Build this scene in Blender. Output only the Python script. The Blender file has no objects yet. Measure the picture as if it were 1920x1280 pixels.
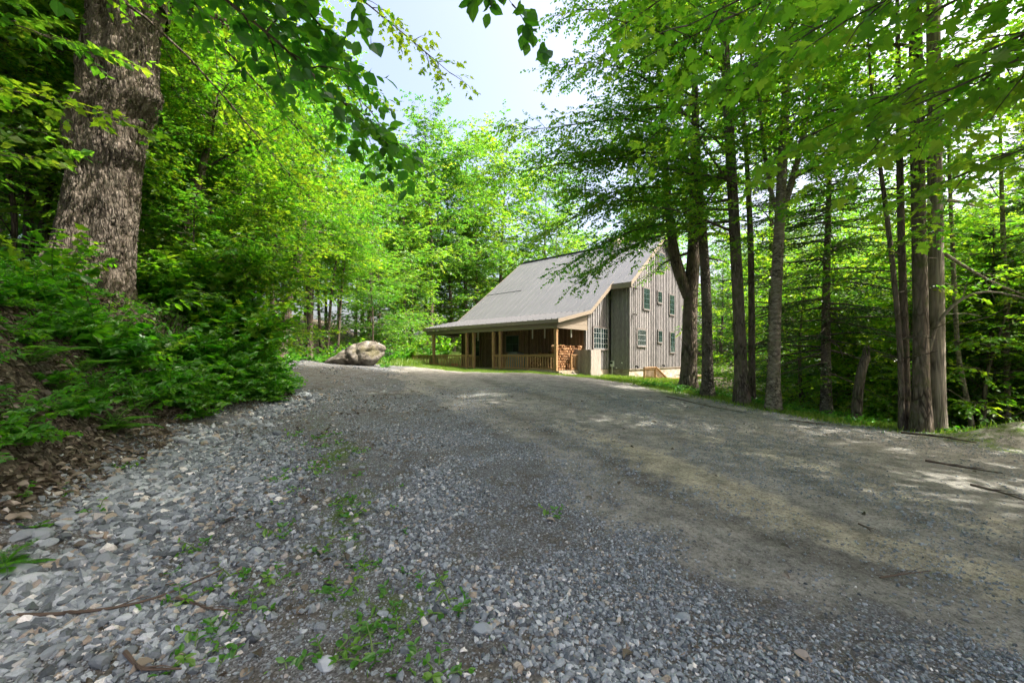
import bpy, math, random
import numpy as np
from math import radians as R, pi
SEED = 11
rng = np.random.default_rng(SEED)
random.seed(SEED)
scene = bpy.context.scene
COL = scene.collection
F0, CX, HY, CAMZ = 775.0, 960.0, 667.0, 1.6


def W(px, py, Y):
    """world point seen at a photo pixel when it stands Y metres ahead"""
    return np.array([(px - CX) / F0 * Y, Y, CAMZ + (HY - py) / F0 * Y])


# ------------------------------------------------------------------ noise
def _hash(i, j, k, s):
    h = (i * 374761393 + j * 668265263 + k * 2147483647 + s * 1274126177) & 0xFFFFFFFF
    h = ((h ^ (h >> 13)) * 1274126177) & 0xFFFFFFFF
    return ((h ^ (h >> 16)) & 0xFFFF) / 65535.0


def vnoise(x, y, z=0.0, s=0):
    x, y, z = np.broadcast_arrays(np.asarray(x, float), np.asarray(y, float), np.asarray(z, float))
    i, j, k = np.floor(x).astype(np.int64), np.floor(y).astype(np.int64), np.floor(z).astype(np.int64)
    f, g, h = x - i, y - j, z - k
    f, g, h = f * f * (3 - 2 * f), g * g * (3 - 2 * g), h * h * (3 - 2 * h)
    r = 0
    for a in (0, 1):
        for b in (0, 1):
            for c in (0, 1):
                w = (f if a else 1 - f) * (g if b else 1 - g) * (h if c else 1 - h)
                r = r + w * _hash(i + a, j + b, k + c, s)
    return r * 2 - 1


def fbm(x, y, z=0.0, o=4, s=0):
    r, a, f = 0, 1.0, 1.0
    for q in range(o):
        r = r + a * vnoise(np.asarray(x) * f, np.asarray(y) * f, np.asarray(z) * f, s + q)
        a *= .5
        f *= 2.03
    return r


def sst(a, b, x):
    t = np.clip((np.asarray(x, float) - a) / (b - a), 0, 1)
    return t * t * (3 - 2 * t)


def unit(v):
    v = np.asarray(v, float)
    return v / np.maximum(np.linalg.norm(v, axis=-1, keepdims=True), 1e-9)


# ------------------------------------------------------------------ objects
def tag(o, label=None, cat=None, group=None, kind=None):
    for k, v in (('label', label), ('category', cat), ('group', group), ('kind', kind)):
        if v:
            o[k] = v
    return o


def mesh(name, V, tris=None, quads=None, mats=(), rnd=None, smooth=False, fmat=None):
    V = np.asarray(V, np.float32).reshape(-1, 3)
    me = bpy.data.meshes.new(name)
    loops, tot = [], []
    if quads is not None and len(quads):
        q = np.asarray(quads, np.int32)
        loops.append(q.ravel())
        tot.append(np.full(len(q), 4, np.int32))
    if tris is not None and len(tris):
        t = np.asarray(tris, np.int32)
        loops.append(t.ravel())
        tot.append(np.full(len(t), 3, np.int32))
    loops, tot = np.concatenate(loops), np.concatenate(tot)
    me.vertices.add(len(V))
    me.vertices.foreach_set('co', V.ravel())
    me.loops.add(len(loops))
    me.loops.foreach_set('vertex_index', loops)
    me.polygons.add(len(tot))
    me.polygons.foreach_set('loop_start', np.concatenate([[0], np.cumsum(tot)[:-1]]).astype(np.int32))
    me.polygons.foreach_set('loop_total', tot)
    me.polygons.foreach_set('use_smooth', np.full(len(tot), smooth, bool))
    if fmat is not None:
        me.polygons.foreach_set('material_index', np.asarray(fmat, np.int32))
    if rnd is not None:
        if not isinstance(rnd, dict):
            rnd = {'rnd': rnd}
        for k, a in rnd.items():
            at = me.attributes.new(k, 'FLOAT', 'POINT')
            at.data.foreach_set('value', np.asarray(a, np.float32))
    for m in (mats if isinstance(mats, (list, tuple)) else [mats]):
        me.materials.append(m)
    me.update(calc_edges=True)
    return me


def obj(name, me, parent=None, loc=None, rz=0.0):
    o = bpy.data.objects.new(name, me)
    COL.objects.link(o)
    if parent is not None:
        o.parent = parent
    if loc is not None:
        o.location = tuple(float(c) for c in loc)
    o.rotation_euler = (0, 0, rz)
    return o


def thing(name, label, cat, loc, rz=0.0, group=None):
    o = bpy.data.objects.new(name, None)
    COL.objects.link(o)
    o.location = tuple(float(c) for c in loc)
    o.rotation_euler = (0, 0, rz)
    o.empty_display_size = .2
    return tag(o, label, cat, group)


def copy_tree(o, loc, rz, sc, label=None, parent=None):
    c = o.copy()
    COL.objects.link(c)
    if parent is None:
        c.location = tuple(float(q) for q in loc)
        c.rotation_euler = (0, 0, rz)
        c.scale = (sc, sc, sc) if np.isscalar(sc) else sc
        if label:
            c['label'] = label
    else:
        c.parent = parent
    for ch in list(o.children):
        copy_tree(ch, None, 0, 1, None, c)
    return c


class MB:
    def __init__(s):
        s.V, s.T, s.Q, s.A, s.n = [], [], [], [], 0

    def add(s, V, T=None, Q=None, a=0.5):
        V = np.asarray(V, float).reshape(-1, 3)
        if T is not None and len(T):
            s.T.append(np.asarray(T, np.int64) + s.n)
        if Q is not None and len(Q):
            s.Q.append(np.asarray(Q, np.int64) + s.n)
        s.V.append(V)
        s.A.append(np.broadcast_to(np.asarray(a, float), (len(V),)))
        s.n += len(V)

    def box(s, x0, x1, y0, y1, z0, z1, a=0.5):
        V = [(x, y, z) for x in (x0, x1) for y in (y0, y1) for z in (z0, z1)]
        s.add(V, Q=[(0, 1, 3, 2), (4, 6, 7, 5), (0, 4, 5, 1), (2, 3, 7, 6), (0, 2, 6, 4), (1, 5, 7, 3)], a=a)

    def hexa(s, V, a=0.5):
        """8 corners: bottom loop 4 then top loop 4"""
        s.add(V, Q=[(3, 2, 1, 0), (4, 5, 6, 7), (0, 1, 5, 4), (1, 2, 6, 5), (2, 3, 7, 6), (3, 0, 4, 7)], a=a)

    def bar(s, p, q, w, h, a=0.5, up=(0, 0, 1)):
        p, q = np.asarray(p, float), np.asarray(q, float)
        d = unit(q - p)
        b = unit(np.cross(d, up)) * w / 2
        n = unit(np.cross(b, d)) * h / 2
        s.hexa([p - b - n, q - b - n, q + b - n, p + b - n, p - b + n, q - b + n, q + b + n, p + b + n], a)

    def tube(s, P, r, n=6, a=0.5, cap=True):
        P = np.asarray(P, float)
        m = len(P)
        r = np.broadcast_to(np.asarray(r, float), (m,))
        T = unit(np.gradient(P, axis=0))
        ref = np.array([0, 0, 1.]) if abs(T[0, 2]) < .8 else np.array([1., 0, 0])
        B = unit(np.cross(T, ref))
        N = np.cross(B, T)
        th = np.arange(n) * 2 * pi / n
        V = P[:, None] + r[:, None, None] * (np.cos(th)[None, :, None] * B[:, None] + np.sin(th)[None, :, None] * N[:, None])
        i = np.arange(m - 1)[:, None] * n
        j = np.arange(n)[None]
        j2 = (j + 1) % n
        Q = np.stack([i + j, i + j2, i + n + j2, i + n + j], -1).reshape(-1, 4)
        V = V.reshape(-1, 3)
        T_ = None
        if cap:
            V = np.vstack([V, P[-1]])
            T_ = [((m - 1) * n + k, (m - 1) * n + (k + 1) % n, m * n) for k in range(n)]
        s.add(V, T=T_, Q=Q, a=a)

    def build(s, name, mat, parent=None, loc=None, off=None, smooth=False, rz=0.0):
        V = np.vstack(s.V)
        if off is not None:
            V = V - np.asarray(off)
        me = mesh(name, V, np.vstack(s.T) if s.T else None, np.vstack(s.Q) if s.Q else None, mat, np.concatenate(s.A), smooth)
        return obj(name, me, parent, loc, rz)


# ------------------------------------------------------------------ materials
class NT:
    def __init__(s, name):
        s.m = bpy.data.materials.new(name)
        s.m.use_nodes = True
        s.t = s.m.node_tree
        s.t.nodes.clear()
        s.out = s.t.nodes.new('ShaderNodeOutputMaterial')

    def n(s, ty, **kw):
        d = s.t.nodes.new('ShaderNode' + ty)
        for k, v in kw.items():
            if k.startswith('i_'):
                d.inputs[k[2:].replace('_', ' ')].default_value = v
            else:
                setattr(d, k, v)
        return d

    def l(s, a, b):
        s.t.links.new(a, b)

    def ramp(s, fac, stops, interp='LINEAR'):
        d = s.n('ValToRGB')
        d.color_ramp.interpolation = interp
        while len(d.color_ramp.elements) < len(stops):
            d.color_ramp.elements.new(.5)
        for e, (p, c) in zip(d.color_ramp.elements, stops):
            e.position = p
            e.color = (*c, 1)
        s.l(fac, d.inputs[0])
        return d.outputs[0]

    def mix(s, fac, a, b, mode='MIX'):
        d = s.n('MixRGB', blend_type=mode)
        for k, v in ((0, fac), (1, a), (2, b)):
            if isinstance(v, (int, float)):
                d.inputs[k].default_value = v
            elif isinstance(v, tuple):
                d.inputs[k].default_value = (*v, 1)
            else:
                s.l(v, d.inputs[k])
        return d.outputs[0]

    def math(s, op, a, b=0.0):
        d = s.n('Math', operation=op)
        for k, v in ((0, a), (1, b)):
            if isinstance(v, (int, float)):
                d.inputs[k].default_value = v
            else:
                s.l(v, d.inputs[k])
        return d.outputs[0]

    def coords(s, scale=(1, 1, 1), kind='Object'):
        t = s.n('TexCoord')
        m = s.n('Mapping')
        m.inputs['Scale'].default_value = scale
        s.l(t.outputs[kind], m.inputs[0])
        return m.outputs[0]

    def noise(s, vec, scale, detail=4, rough=.55):
        d = s.n('TexNoise')
        d.inputs['Scale'].default_value = scale
        d.inputs['Detail'].default_value = detail
        d.inputs['Roughness'].default_value = rough
        s.l(vec, d.inputs['Vector'])
        return d.outputs[0]

    def voro(s, vec, scale, out='Color', feature='F1'):
        d = s.n('TexVoronoi', feature=feature)
        d.inputs['Scale'].default_value = scale
        s.l(vec, d.inputs['Vector'])
        return d.outputs[out]

    def attr(s, name='rnd'):
        return s.n('Attribute', attribute_name=name).outputs['Fac']

    def bump(s, h, strength=.5, dist=.02):
        d = s.n('Bump')
        d.inputs['Strength'].default_value = strength
        d.inputs['Distance'].default_value = dist
        s.l(h, d.inputs['Height'])
        return d.outputs[0]

    def principled(s, col, rough=.8, normal=None, metal=0.0, spec=.3):
        p = s.n('BsdfPrincipled')
        if isinstance(col, tuple):
            p.inputs['Base Color'].default_value = (*col, 1)
        else:
            s.l(col, p.inputs['Base Color'])
        if isinstance(rough, (int, float)):
            p.inputs['Roughness'].default_value = rough
        else:
            s.l(rough, p.inputs['Roughness'])
        p.inputs['Metallic'].default_value = metal
        p.inputs['Specular IOR Level'].default_value = spec
        if normal is not None:
            s.l(normal, p.inputs['Normal'])
        s.l(p.outputs[0], s.out.inputs[0])
        return s.m


def leaf_mat(name, refl, trans, gloss=.04, tw=.6):
    """refl / trans: three colours each, picked by the per-leaf attribute"""
    t = NT(name)
    a = t.attr()
    c1 = t.ramp(a, [(0, refl[0]), (.5, refl[1]), (1, refl[2])])
    c2 = t.ramp(a, [(0, trans[0]), (.5, trans[1]), (1, trans[2])])
    d, tr, g = t.n('BsdfDiffuse'), t.n('BsdfTranslucent'), t.n('BsdfGlossy')
    g.inputs['Roughness'].default_value = .38
    g.inputs['Color'].default_value = (.9, .95, .9, 1)
    t.l(c1, d.inputs[0])
    t.l(c2, tr.inputs[0])
    m = t.n('MixShader')
    m.inputs[0].default_value = tw
    t.l(d.outputs[0], m.inputs[1])
    t.l(tr.outputs[0], m.inputs[2])
    m2 = t.n('MixShader')
    m2.inputs[0].default_value = gloss
    t.l(m.outputs[0], m2.inputs[1])
    t.l(g.outputs[0], m2.inputs[2])
    t.l(m2.outputs[0], t.out.inputs[0])
    return t.m


def bark_mat(name, c0, c1, c2, sx=14, sz=3.0, bump=.9, moss=None, band=False):
    t = NT(name)
    v = t.coords((sx, sx, sz))
    n1 = t.noise(v, 1.0, 6, .65)
    v2 = t.coords((1.3, 1.3, .9))
    n2 = t.noise(v2, 1.6, 3)
    col = t.ramp(n1, [(.36, c0), (.5, c1), (.64, c2)])
    wv = t.mix(.12, v, t.n('TexNoise', i_Scale=6.0).outputs['Color'], 'ADD')
    ed = t.voro(wv, .8, 'Distance', 'DISTANCE_TO_EDGE')
    col = t.mix(t.ramp(ed, [(.0, (.85, .85, .85)), (.16, (0, 0, 0))]), col, tuple(x * .45 for x in c0))
    n1 = t.math('ADD', n1, t.math('MULTIPLY', t.math('MINIMUM', ed, .25), 2.2))
    col = t.mix(t.ramp(n2, [(.4, (0, 0, 0)), (.65, (1, 1, 1))]), col, tuple(x * 1.35 for x in c1))
    if moss:
        n3 = t.noise(t.coords((2, 2, 2)), 1.9, 5)
        col = t.mix(t.ramp(n3, [(.52, (0, 0, 0)), (.7, (1, 1, 1))]), col, moss)
    if band:
        n4 = t.noise(t.coords((5, 5, 15)), 1.0, 5, .7)
        col = t.mix(t.ramp(n4, [(.48, (0, 0, 0)), (.66, (.55, .55, .55))]), col, tuple(min(1, x * 1.6) for x in c2))
    return t.principled(col, .95, t.bump(n1, bump, .04), spec=.1)


M = {}
M['leaf'] = leaf_mat('leaf_green', [(.045, .135, .012), (.075, .175, .014), (.13, .215, .018)],
                     [(.09, .34, .010), (.19, .47, .014), (.42, .58, .02)], .03, .6)
M['leaf_far'] = leaf_mat('leaf_far', [(.045, .130, .016), (.075, .17, .020), (.14, .21, .024)],
                         [(.10, .33, .014), (.20, .45, .02), (.42, .54, .03)], .03, .58)
M['leaf_b'] = leaf_mat('leaf_deep', [(.030, .100, .014), (.050, .135, .018), (.085, .165, .020)],
                       [(.06, .26, .010), (.11, .36, .014), (.22, .44, .018)], .04, .58)
M['leaf_far2'] = leaf_mat('leaf_far_deep', [(.032, .095, .018), (.055, .13, .022), (.09, .155, .024)],
                          [(.06, .24, .016), (.12, .34, .022), (.24, .42, .028)], .03, .56)
M['leaf_near'] = leaf_mat('leaf_near', [(.028, .10, .010), (.040, .13, .012), (.07, .16, .018)],
                          [(.14, .42, .014), (.25, .54, .018), (.44, .62, .03)], .03, .66)
M['leaf_dark'] = leaf_mat('leaf_dark', [(.020, .075, .012), (.030, .10, .014), (.05, .13, .018)],
                          [(.06, .27, .008), (.12, .38, .010), (.24, .48, .016)], .04, .6)
M['leaf_bank'] = leaf_mat('leaf_bank', [(.032, .125, .012), (.05, .17, .014), (.09, .20, .02)],
                          [(.06, .32, .006), (.12, .46, .008), (.25, .56, .014)], .04, .54)
M['needle'] = leaf_mat('needle', [(.022, .062, .016), (.036, .088, .020), (.07, .13, .026)],
                       [(.03, .08, .01), (.06, .14, .015), (.12, .22, .02)], .04, .35)
M['grass'] = leaf_mat('grass', [(.05, .13, .012), (.08, .17, .016), (.15, .21, .03)],
                      [(.09, .28, .01), (.15, .36, .014), (.26, .38, .03)], .03, .42)
M['dead'] = leaf_mat('dead_leaf', [(.048, .040, .030), (.118, .100, .076), (.26, .225, .18)],
                     [(.05, .03, .015), (.10, .06, .03), (.2, .12, .06)], .03, .2)
M['bark'] = bark_mat('bark', (.035, .028, .022), (.115, .092, .072), (.21, .18, .145), moss=(.08, .085, .04))
M['bark_big'] = bark_mat('bark_big', (.022, .018, .014), (.125, .102, .08), (.29, .25, .21), 20, 6, 1.0, moss=(.10, .085, .065))
M['bark_birch'] = bark_mat('bark_birch', (.05, .042, .034), (.15, .125, .095), (.27, .235, .19), 9, 9, .6, moss=(.12, .11, .06), band=True)
M['bark_spruce'] = bark_mat('bark_spruce', (.04, .033, .027), (.12, .10, .08), (.25, .215, .18), 10, 14, .8)
M['bark_rough'] = bark_mat('bark_rough', (.02, .017, .013), (.10, .085, .065), (.26, .23, .19), 12, 7, 1.0, moss=(.13, .12, .085))
M['snag'] = bark_mat('snag_wood', (.10, .085, .065), (.22, .19, .15), (.33, .29, .24), 16, .9, .5)
M['twig'] = NT('twig').principled((.075, .055, .04), .9)
M['stem'] = NT('stem').principled((.07, .12, .03), .7)


def wood_mat(name, c0, c1, sc=(14, 14, 1.6), rough=.8, var=.5):
    t = NT(name)
    n = t.noise(t.coords(sc), 2.2, 5)
    a = t.attr()
    col = t.ramp(n, [(.3, c0), (.7, c1)])
    col = t.mix(1.0, col, t.ramp(a, [(0, (1 - var,) * 3), (.5, (.82, .82, .82)), (1, (1, .98, .95))]), 'MULTIPLY')
    return t.principled(col, rough, t.bump(n, .25, .01), spec=.2)


M['siding'] = wood_mat('siding', (.135, .129, .126), (.345, .335, .33), var=.72)
M['siding_dark'] = wood_mat('siding_brown', (.15, .098, .06), (.31, .215, .138), var=.55)
M['trim'] = NT('trim').principled((.205, .17, .128), .6)
M['post'] = wood_mat('post_wood', (.27, .15, .068), (.44, .275, .135), var=.25)
M['deck'] = wood_mat('deck_wood', (.24, .19, .125), (.42, .35, .25), (3, 3, 3), var=.3)
M['panel'] = wood_mat('panel_boards', (.20, .175, .15), (.40, .365, .325), var=.5)
M['frame'] = NT('window_frame').principled((.14, .13, .125), .5)
M['casing'] = NT('window_casing').principled((.125, .11, .10), .7)
M['muntin'] = NT('muntin').principled((.30, .32, .31), .5)
M['sash'] = NT('sash').principled((.06, .11, .10), .5)
M['dark'] = NT('dark').principled((.018, .017, .016), .6)
M['white'] = NT('white').principled((.75, .75, .72), .5)
M['redpaint'] = NT('red_plastic').principled((.42, .045, .025), .45)
M['greenpaint'] = NT('green_paint').principled((.012, .20, .05), .5)
M['tarp'] = NT('tarp').principled((.13, .155, .16), .5)


def _glass():
    t = NT('window_glass')
    n = t.noise(t.coords((1, 1, 1)), 2.0, 2)
    col = t.ramp(n, [(.35, (.006, .012, .012)), (.62, (.02, .034, .034))])
    return t.principled(col, .10, spec=.22)


M['glass'] = _glass()


def _roof():
    t = NT('roof_metal')
    n = t.noise(t.coords((.5, .5, .5)), 2, 4)
    n2 = t.noise(t.coords((3, 3, 3)), 5, 3)
    col = t.mix(.5, t.ramp(n, [(.3, (.098, .102, .108)), (.7, (.126, .131, .138))]), t.ramp(n2, [(.3, (.098, .102, .108)), (.7, (.128, .133, .140))]))
    return t.principled(col, .55, spec=.3)


M['roof'] = _roof()


def _stone_wall():
    t = NT('foundation_stone')
    v = t.coords((1, 1, 1.8))
    col = t.ramp(t.voro(v, 3.6), [(.1, (.20, .165, .12)), (.5, (.34, .29, .22)), (.9, (.46, .40, .32))])
    e = t.voro(v, 3.6, 'Distance', 'DISTANCE_TO_EDGE')
    col = t.mix(t.ramp(e, [(.0, (1, 1, 1)), (.06, (0, 0, 0))]), col, (.20, .18, .15))
    return t.principled(col, .9, t.bump(e, .4, .02))


M['foundation'] = _stone_wall()


def _gravel():
    t = NT('gravel_stone')
    a = t.attr()
    n = t.noise(t.coords((1, 1, 1)), 90, 4, .7)
    col = t.ramp(a, [(0, (.045, .053, .058)), (.28, (.115, .133, .145)), (.6, (.235, .268, .285)), (.84, (.41, .445, .455)),
                     (.90, (.22, .18, .14)), (.95, (.30, .27, .21)), (1, (.66, .65, .62))])
    col = t.mix(.55, col, t.ramp(n, [(.32, (.35, .36, .37)), (.68, (1, 1, 1))]), 'MULTIPLY')
    return t.principled(col, .8, t.bump(n, .3, .004), spec=.3)


M['gravel'] = _gravel()


def _boulder():
    t = NT('boulder_granite')
    v = t.coords((1, 1, 1))
    n = t.noise(v, 2.2, 7, .65)
    n2 = t.noise(v, 22, 4, .7)
    col = t.ramp(n, [(.36, (.06, .052, .040)), (.46, (.125, .11, .088)), (.56, (.19, .172, .145)), (.66, (.28, .268, .248))])
    col = t.mix(.5, col, t.ramp(n2, [(.3, (.45, .45, .45)), (.65, (1, 1, 1))]), 'MULTIPLY')
    n3 = t.noise(v, 1.2, 3)
    col = t.mix(t.ramp(n3, [(.55, (0, 0, 0)), (.66, (.7, .7, .7))]), col, (.11, .10, .04))
    return t.principled(col, .9, t.bump(n2, .8, .05))


M['boulder'] = _boulder()


def _ground():
    t = NT('ground')
    v = t.coords((1, 1, 1))
    n_big = t.noise(v, .45, 4)
    n_mid = t.noise(v, 3.2, 5, .6)
    n_fine = t.noise(v, 55, 5, .75)
    n_grit = t.noise(v, 150, 3, .8)
    vc = t.voro(v, 42)
    vc2 = t.voro(v, 110)
    ve = t.voro(v, 42, 'Distance')
    # packed dirt
    dirt = t.ramp(n_mid, [(.34, (.165, .16, .142)), (.5, (.265, .255, .226)), (.66, (.375, .36, .315))])
    dirt = t.mix(.15, dirt, t.ramp(n_big, [(.4, (.09, .105, .085)), (.6, (.33, .31, .26))]))
    dirt = t.mix(.8, dirt, t.ramp(t.noise(v, 24, 9, .82), [(.40, (.22, .21, .20)), (.485, (.72, .71, .70)), (.58, (1, 1, 1))]), 'MULTIPLY')
    dirt = t.mix(.45, dirt, t.ramp(vc2, [(.1, (.4, .4, .4)), (.9, (1.0, 1.0, 1.0))]), 'MULTIPLY')
    dirt = t.mix(t.ramp(t.math('MULTIPLY', vc2, n_grit), [(.42, (0, 0, 0)), (.5, (.7, .7, .7))]), dirt, (.30, .30, .29))
    rut = t.ramp(t.attr('wr'), [(.2, (0, 0, 0)), (.8, (.75, .75, .75))])
    dirt = t.mix(rut, dirt, t.mix(1.0, dirt, (.62, .60, .57), 'MULTIPLY'))
    pale = t.ramp(t.math('ADD', t.attr('wp'), t.math('MULTIPLY', t.math('SUBTRACT', n_mid, .5), 1.4)), [(.35, (0, 0, 0)), (.75, (.8, .8, .8))])
    dirt = t.mix(pale, dirt, t.mix(1.0, dirt, (1.45, 1.36, 1.12), 'MULTIPLY'))
    # gravel bed between the stones
    grav = t.ramp(vc2, [(.1, (.07, .074, .078)), (.5, (.18, .19, .196)), (.9, (.36, .38, .39))])
    grav = t.mix(t.ramp(n_mid, [(.46, (0, 0, 0)), (.62, (.8, .8, .8))]), grav, (.12, .108, .08))
    grav = t.mix(t.ramp(ve, [(.25, (1, 1, 1)), (.6, (.4, .4, .4))]), (.05, .045, .04), grav)
    grav = t.mix(.6, grav, t.ramp(n_fine, [(.3, (.4, .4, .4)), (.65, (1, 1, 1))]), 'MULTIPLY')
    # litter
    vl = t.voro(t.coords((1, 1.6, 1)), 15)
    lit = t.ramp(vl, [(.1, (.028, .024, .017)), (.45, (.072, .060, .043)), (.75, (.135, .115, .085)), (.95, (.22, .19, .15))])
    lit = t.mix(.7, lit, t.ramp(n_fine, [(.3, (.35, .35, .35)), (.65, (1, 1, 1))]), 'MULTIPLY')
    # soil under grass / moss
    gr = t.ramp(n_fine, [(.3, (.035, .055, .012)), (.6, (.075, .12, .02)), (.8, (.12, .16, .035))])
    jit = t.math('MULTIPLY', t.math('SUBTRACT', t.noise(v, 5, 6, .7), .5), 1.1)

    def w(name):
        return t.ramp(t.math('ADD', t.attr(name), jit), [(.38, (0, 0, 0)), (.62, (1, 1, 1))])
    col = t.mix(w('wg'), dirt, grav)
    col = t.mix(w('wl'), col, lit)
    col = t.mix(w('wm'), col, gr)
    h = t.math('ADD', t.math('MULTIPLY', t.noise(v, 24, 9, .82), 1.0), t.math('MULTIPLY', n_grit, .4))
    return t.principled(col, .95, t.bump(h, .7, .02), spec=.12)


M['ground'] = _ground()
GND = M['ground']

# ------------------------------------------------------------------ terrain
TOE_Y = [-40, -10, 1, 3.8, 6, 8.1, 11, 12.2, 13.4, 15, 19, 24, 30, 60, 150]
TOE_X = [-5, -4.0, -3.75, -4.35, -5.55, -6.6, -6.65, -6.4, -7.6, -9.2, -11.8, -13.8, -15, -22, -60]
EDG_Y = [-40, -10, 0, 5, 8.5, 11, 13, 16, 19, 21.5, 24, 28, 34, 60, 150]
EDG_X = [14, 13, 12, 11, 10.2, 9.1, 8.2, 7.1, 5.7, 4.6, 7.5, 11, 16, 22, 40]


def H(x, y):
    x, y = np.asarray(x, float), np.asarray(y, float)
    zr = .70 * sst(2, 21.5, y) * .45 + .70 * np.clip((y - 4) / 17, 0, 1) * .55
    left = .075 * np.clip(-x - 3, 0, 9) * sst(11, 20, y)
    c = .35 + .65 * sst(4, 14, y)
    cross = .078 * np.clip(x - 1, 0, 12) * c
    d = (np.interp(y, TOE_Y, TOE_X) - x) * .92
    A = 2.7 - 1.5 * sst(12, 19, y) - .3 * sst(4, -3, y)
    A = A * (1.0 + .10 * vnoise(y * .5, 3.3, 0, 4))
    bank = A * sst(-.15, 2.35, d) + .22 * np.clip(d - 2.2, 0, 25)
    back = .10 * np.clip(y - 34, 0, 60) * sst(2, -8, x)
    e = x - np.interp(y, EDG_Y, EDG_X)
    fall = .20 * np.clip(e - .9, 0, 6) + .05 * np.clip(e - 6.9, 0, 60)
    fall = fall * (.35 + .65 * sst(26, 20, y) + .5 * sst(34, 45, y))
    berm = .16 * np.exp(-((e - .3) / .7) ** 2) * sst(12, 7, y)
    mound = .42 * np.exp(-((x - 10.9) / 1.2) ** 2 - ((y - 8.6) / .6) ** 2)
    ditch = -.12 * np.exp(-((d + .9) / .6) ** 2) * sst(15, 9, y)
    rough = .05 * fbm(x * .6, y * .6, 0, 3, 9) * (.25 + sst(.2, 1.5, d) + sst(.3, 2, e)) + .012 * fbm(x * 2.2, y * 2.2, 0, 3, 5)
    rough = rough + sst(.6, 2.2, d) * .14 * fbm(x * .9, y * .9, 0, 3, 2)
    return zr + left - cross + bank + back - fall + berm + mound + ditch + rough


DRT_Y = [-10, 1.5, 2.57, 3.5, 4.4, 6.8, 10, 14, 18, 24]
DRT_X = [5.0, 3.2, 2.3, 1.5, .9, .2, -1.2, -3.2, -5.0, -8.0]


def zones(x, y):
    d = np.interp(y, TOE_Y, TOE_X) - x          # >0 on the bank
    e = x - np.interp(y, EDG_Y, EDG_X)          # >0 past the right edge
    g = np.interp(y, DRT_Y, DRT_X) - x          # >0 on the gravel side
    return d, e, g


def grow(a, b, s0, k):
    out, p, s = [], a, s0
    while p < b:
        out.append(p)
        p += s
        s *= k
    return out


xs = np.array(sorted(set([-v for v in grow(7.0, 170, .14, 1.09)] + list(np.arange(-6.95, 9.5, .11)) + grow(9.5, 170, .14, 1.09))))
ys = np.array(sorted(set([-v for v in grow(-1.5, 60, .2, 1.12)] + list(np.arange(1.6, 9, .09)) + grow(9, 190, .12, 1.035))))
GX, GY = np.meshgrid(xs, ys)
GZ = H(GX, GY)
nx, ny = len(xs), len(ys)
D_, E_, G_ = zones(GX, GY)
wob = .35 * fbm(GX * .8, GY * .8, 0, 3, 21)
house_front = sst(19.3, 21.6, GY - .28 * np.abs(GX + 1) * (GX < -1) * .4) * (GX > -9.5)
lawn_line = 21.7 + np.where(GX < 0, -GX * .62, 0) - np.where(GX > 4, (GX - 4) * .9, 0) + wob * .5
far_lawn = (GY > lawn_line) & (GX < 12) & (GX > -11)
wl = np.clip(sst(-.25, .5, D_ + wob) + sst(.2, 1.4, E_ + wob), 0, 1)
wm = np.where(far_lawn, 1.0, 0.0)
lip = sst(-.5, .1, E_ + wob * .8) * sst(1.6, .4, E_ + wob * .8)
wm = np.maximum(wm, lip * sst(24, 10, GY) * (.55 + .4 * vnoise(GX * .7, GY * .7, 0, 31)))
strip = np.exp(-((GX - .35 + .5 * GY) / .75) ** 2) * sst(15, 6, GY) * sst(1, 3, GY)
wm = np.maximum(wm, .56 * strip * (.6 + .7 * vnoise(GX * 1.2, GY * 1.2, 0, 33)))
wm = np.maximum(wm, .56 * sst(-2.8, -.2, E_ + wob) * (.7 + .5 * vnoise(GX * 1.5, GY * .9, 0, 34)))
wg = sst(-.6, .9, G_ + wob * 1.3)
wg = np.where((GY > 13) & (GX < -6), 1.0, wg)
# wheel tracks follow the curve of the drive
trk = GX - np.interp(GY, DRT_Y, DRT_X)
wr = np.exp(-((trk - 1.0) / .35) ** 2) + np.exp(-((trk - 2.9 - .04 * GY) / .4) ** 2) * .8 + np.exp(-((trk - 4.4 - .1 * GY) / .5) ** 2) * .5
wr = wr * (.65 + .6 * fbm(GX * .9, GY * .5, 0, 3, 37))
wpale = np.exp(-((trk - 1.75) / .55) ** 2) * sst(12, 5, GY) + .55 * np.exp(-((trk - 3.6 - .05 * GY) / .6) ** 2) * sst(14, 6, GY)
GZ = GZ - .018 * np.clip(wr, 0, 1)
attrs = {'wr': np.clip(wr, 0, 1).ravel(), 'wp': wpale.ravel(), 'wg': wg.ravel(), 'wl': wl.ravel(), 'wm': np.clip(wm, 0, 1).ravel()}
V = np.stack([GX, GY, GZ], -1).reshape(-1, 3)
ii, jj = np.meshgrid(np.arange(ny - 1), np.arange(nx - 1), indexing='ij')
Q = np.stack([ii * nx + jj, ii * nx + jj + 1, (ii + 1) * nx + jj + 1, (ii + 1) * nx + jj], -1).reshape(-1, 4)
fc = lambda A: A[:-1, :-1].ravel()
is_lawn = fc(far_lawn)
is_drive = (fc(D_ + wob * .5) < .15) & (fc(E_ + wob * .5) < .35) & ~is_lawn & (fc(GY) < 30)


def sub_ground(name, sel):
    q = Q[sel]
    u, inv = np.unique(q.ravel(), return_inverse=True)
    me = mesh(name, V[u], None, inv.reshape(-1, 4), GND, {k: a[u] for k, a in attrs.items()}, True)
    o = obj(name, me)
    o['kind'] = 'structure'
    return o


tag(sub_ground('driveway', is_drive), 'curving gravel and packed dirt driveway rising to the house')
tag(sub_ground('lawn', is_lawn), 'narrow sunlit grass strip between driveway and house')
tag(sub_ground('forest_floor', ~is_lawn & ~is_drive), 'leaf littered forest floor and bank under the trees')

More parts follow.
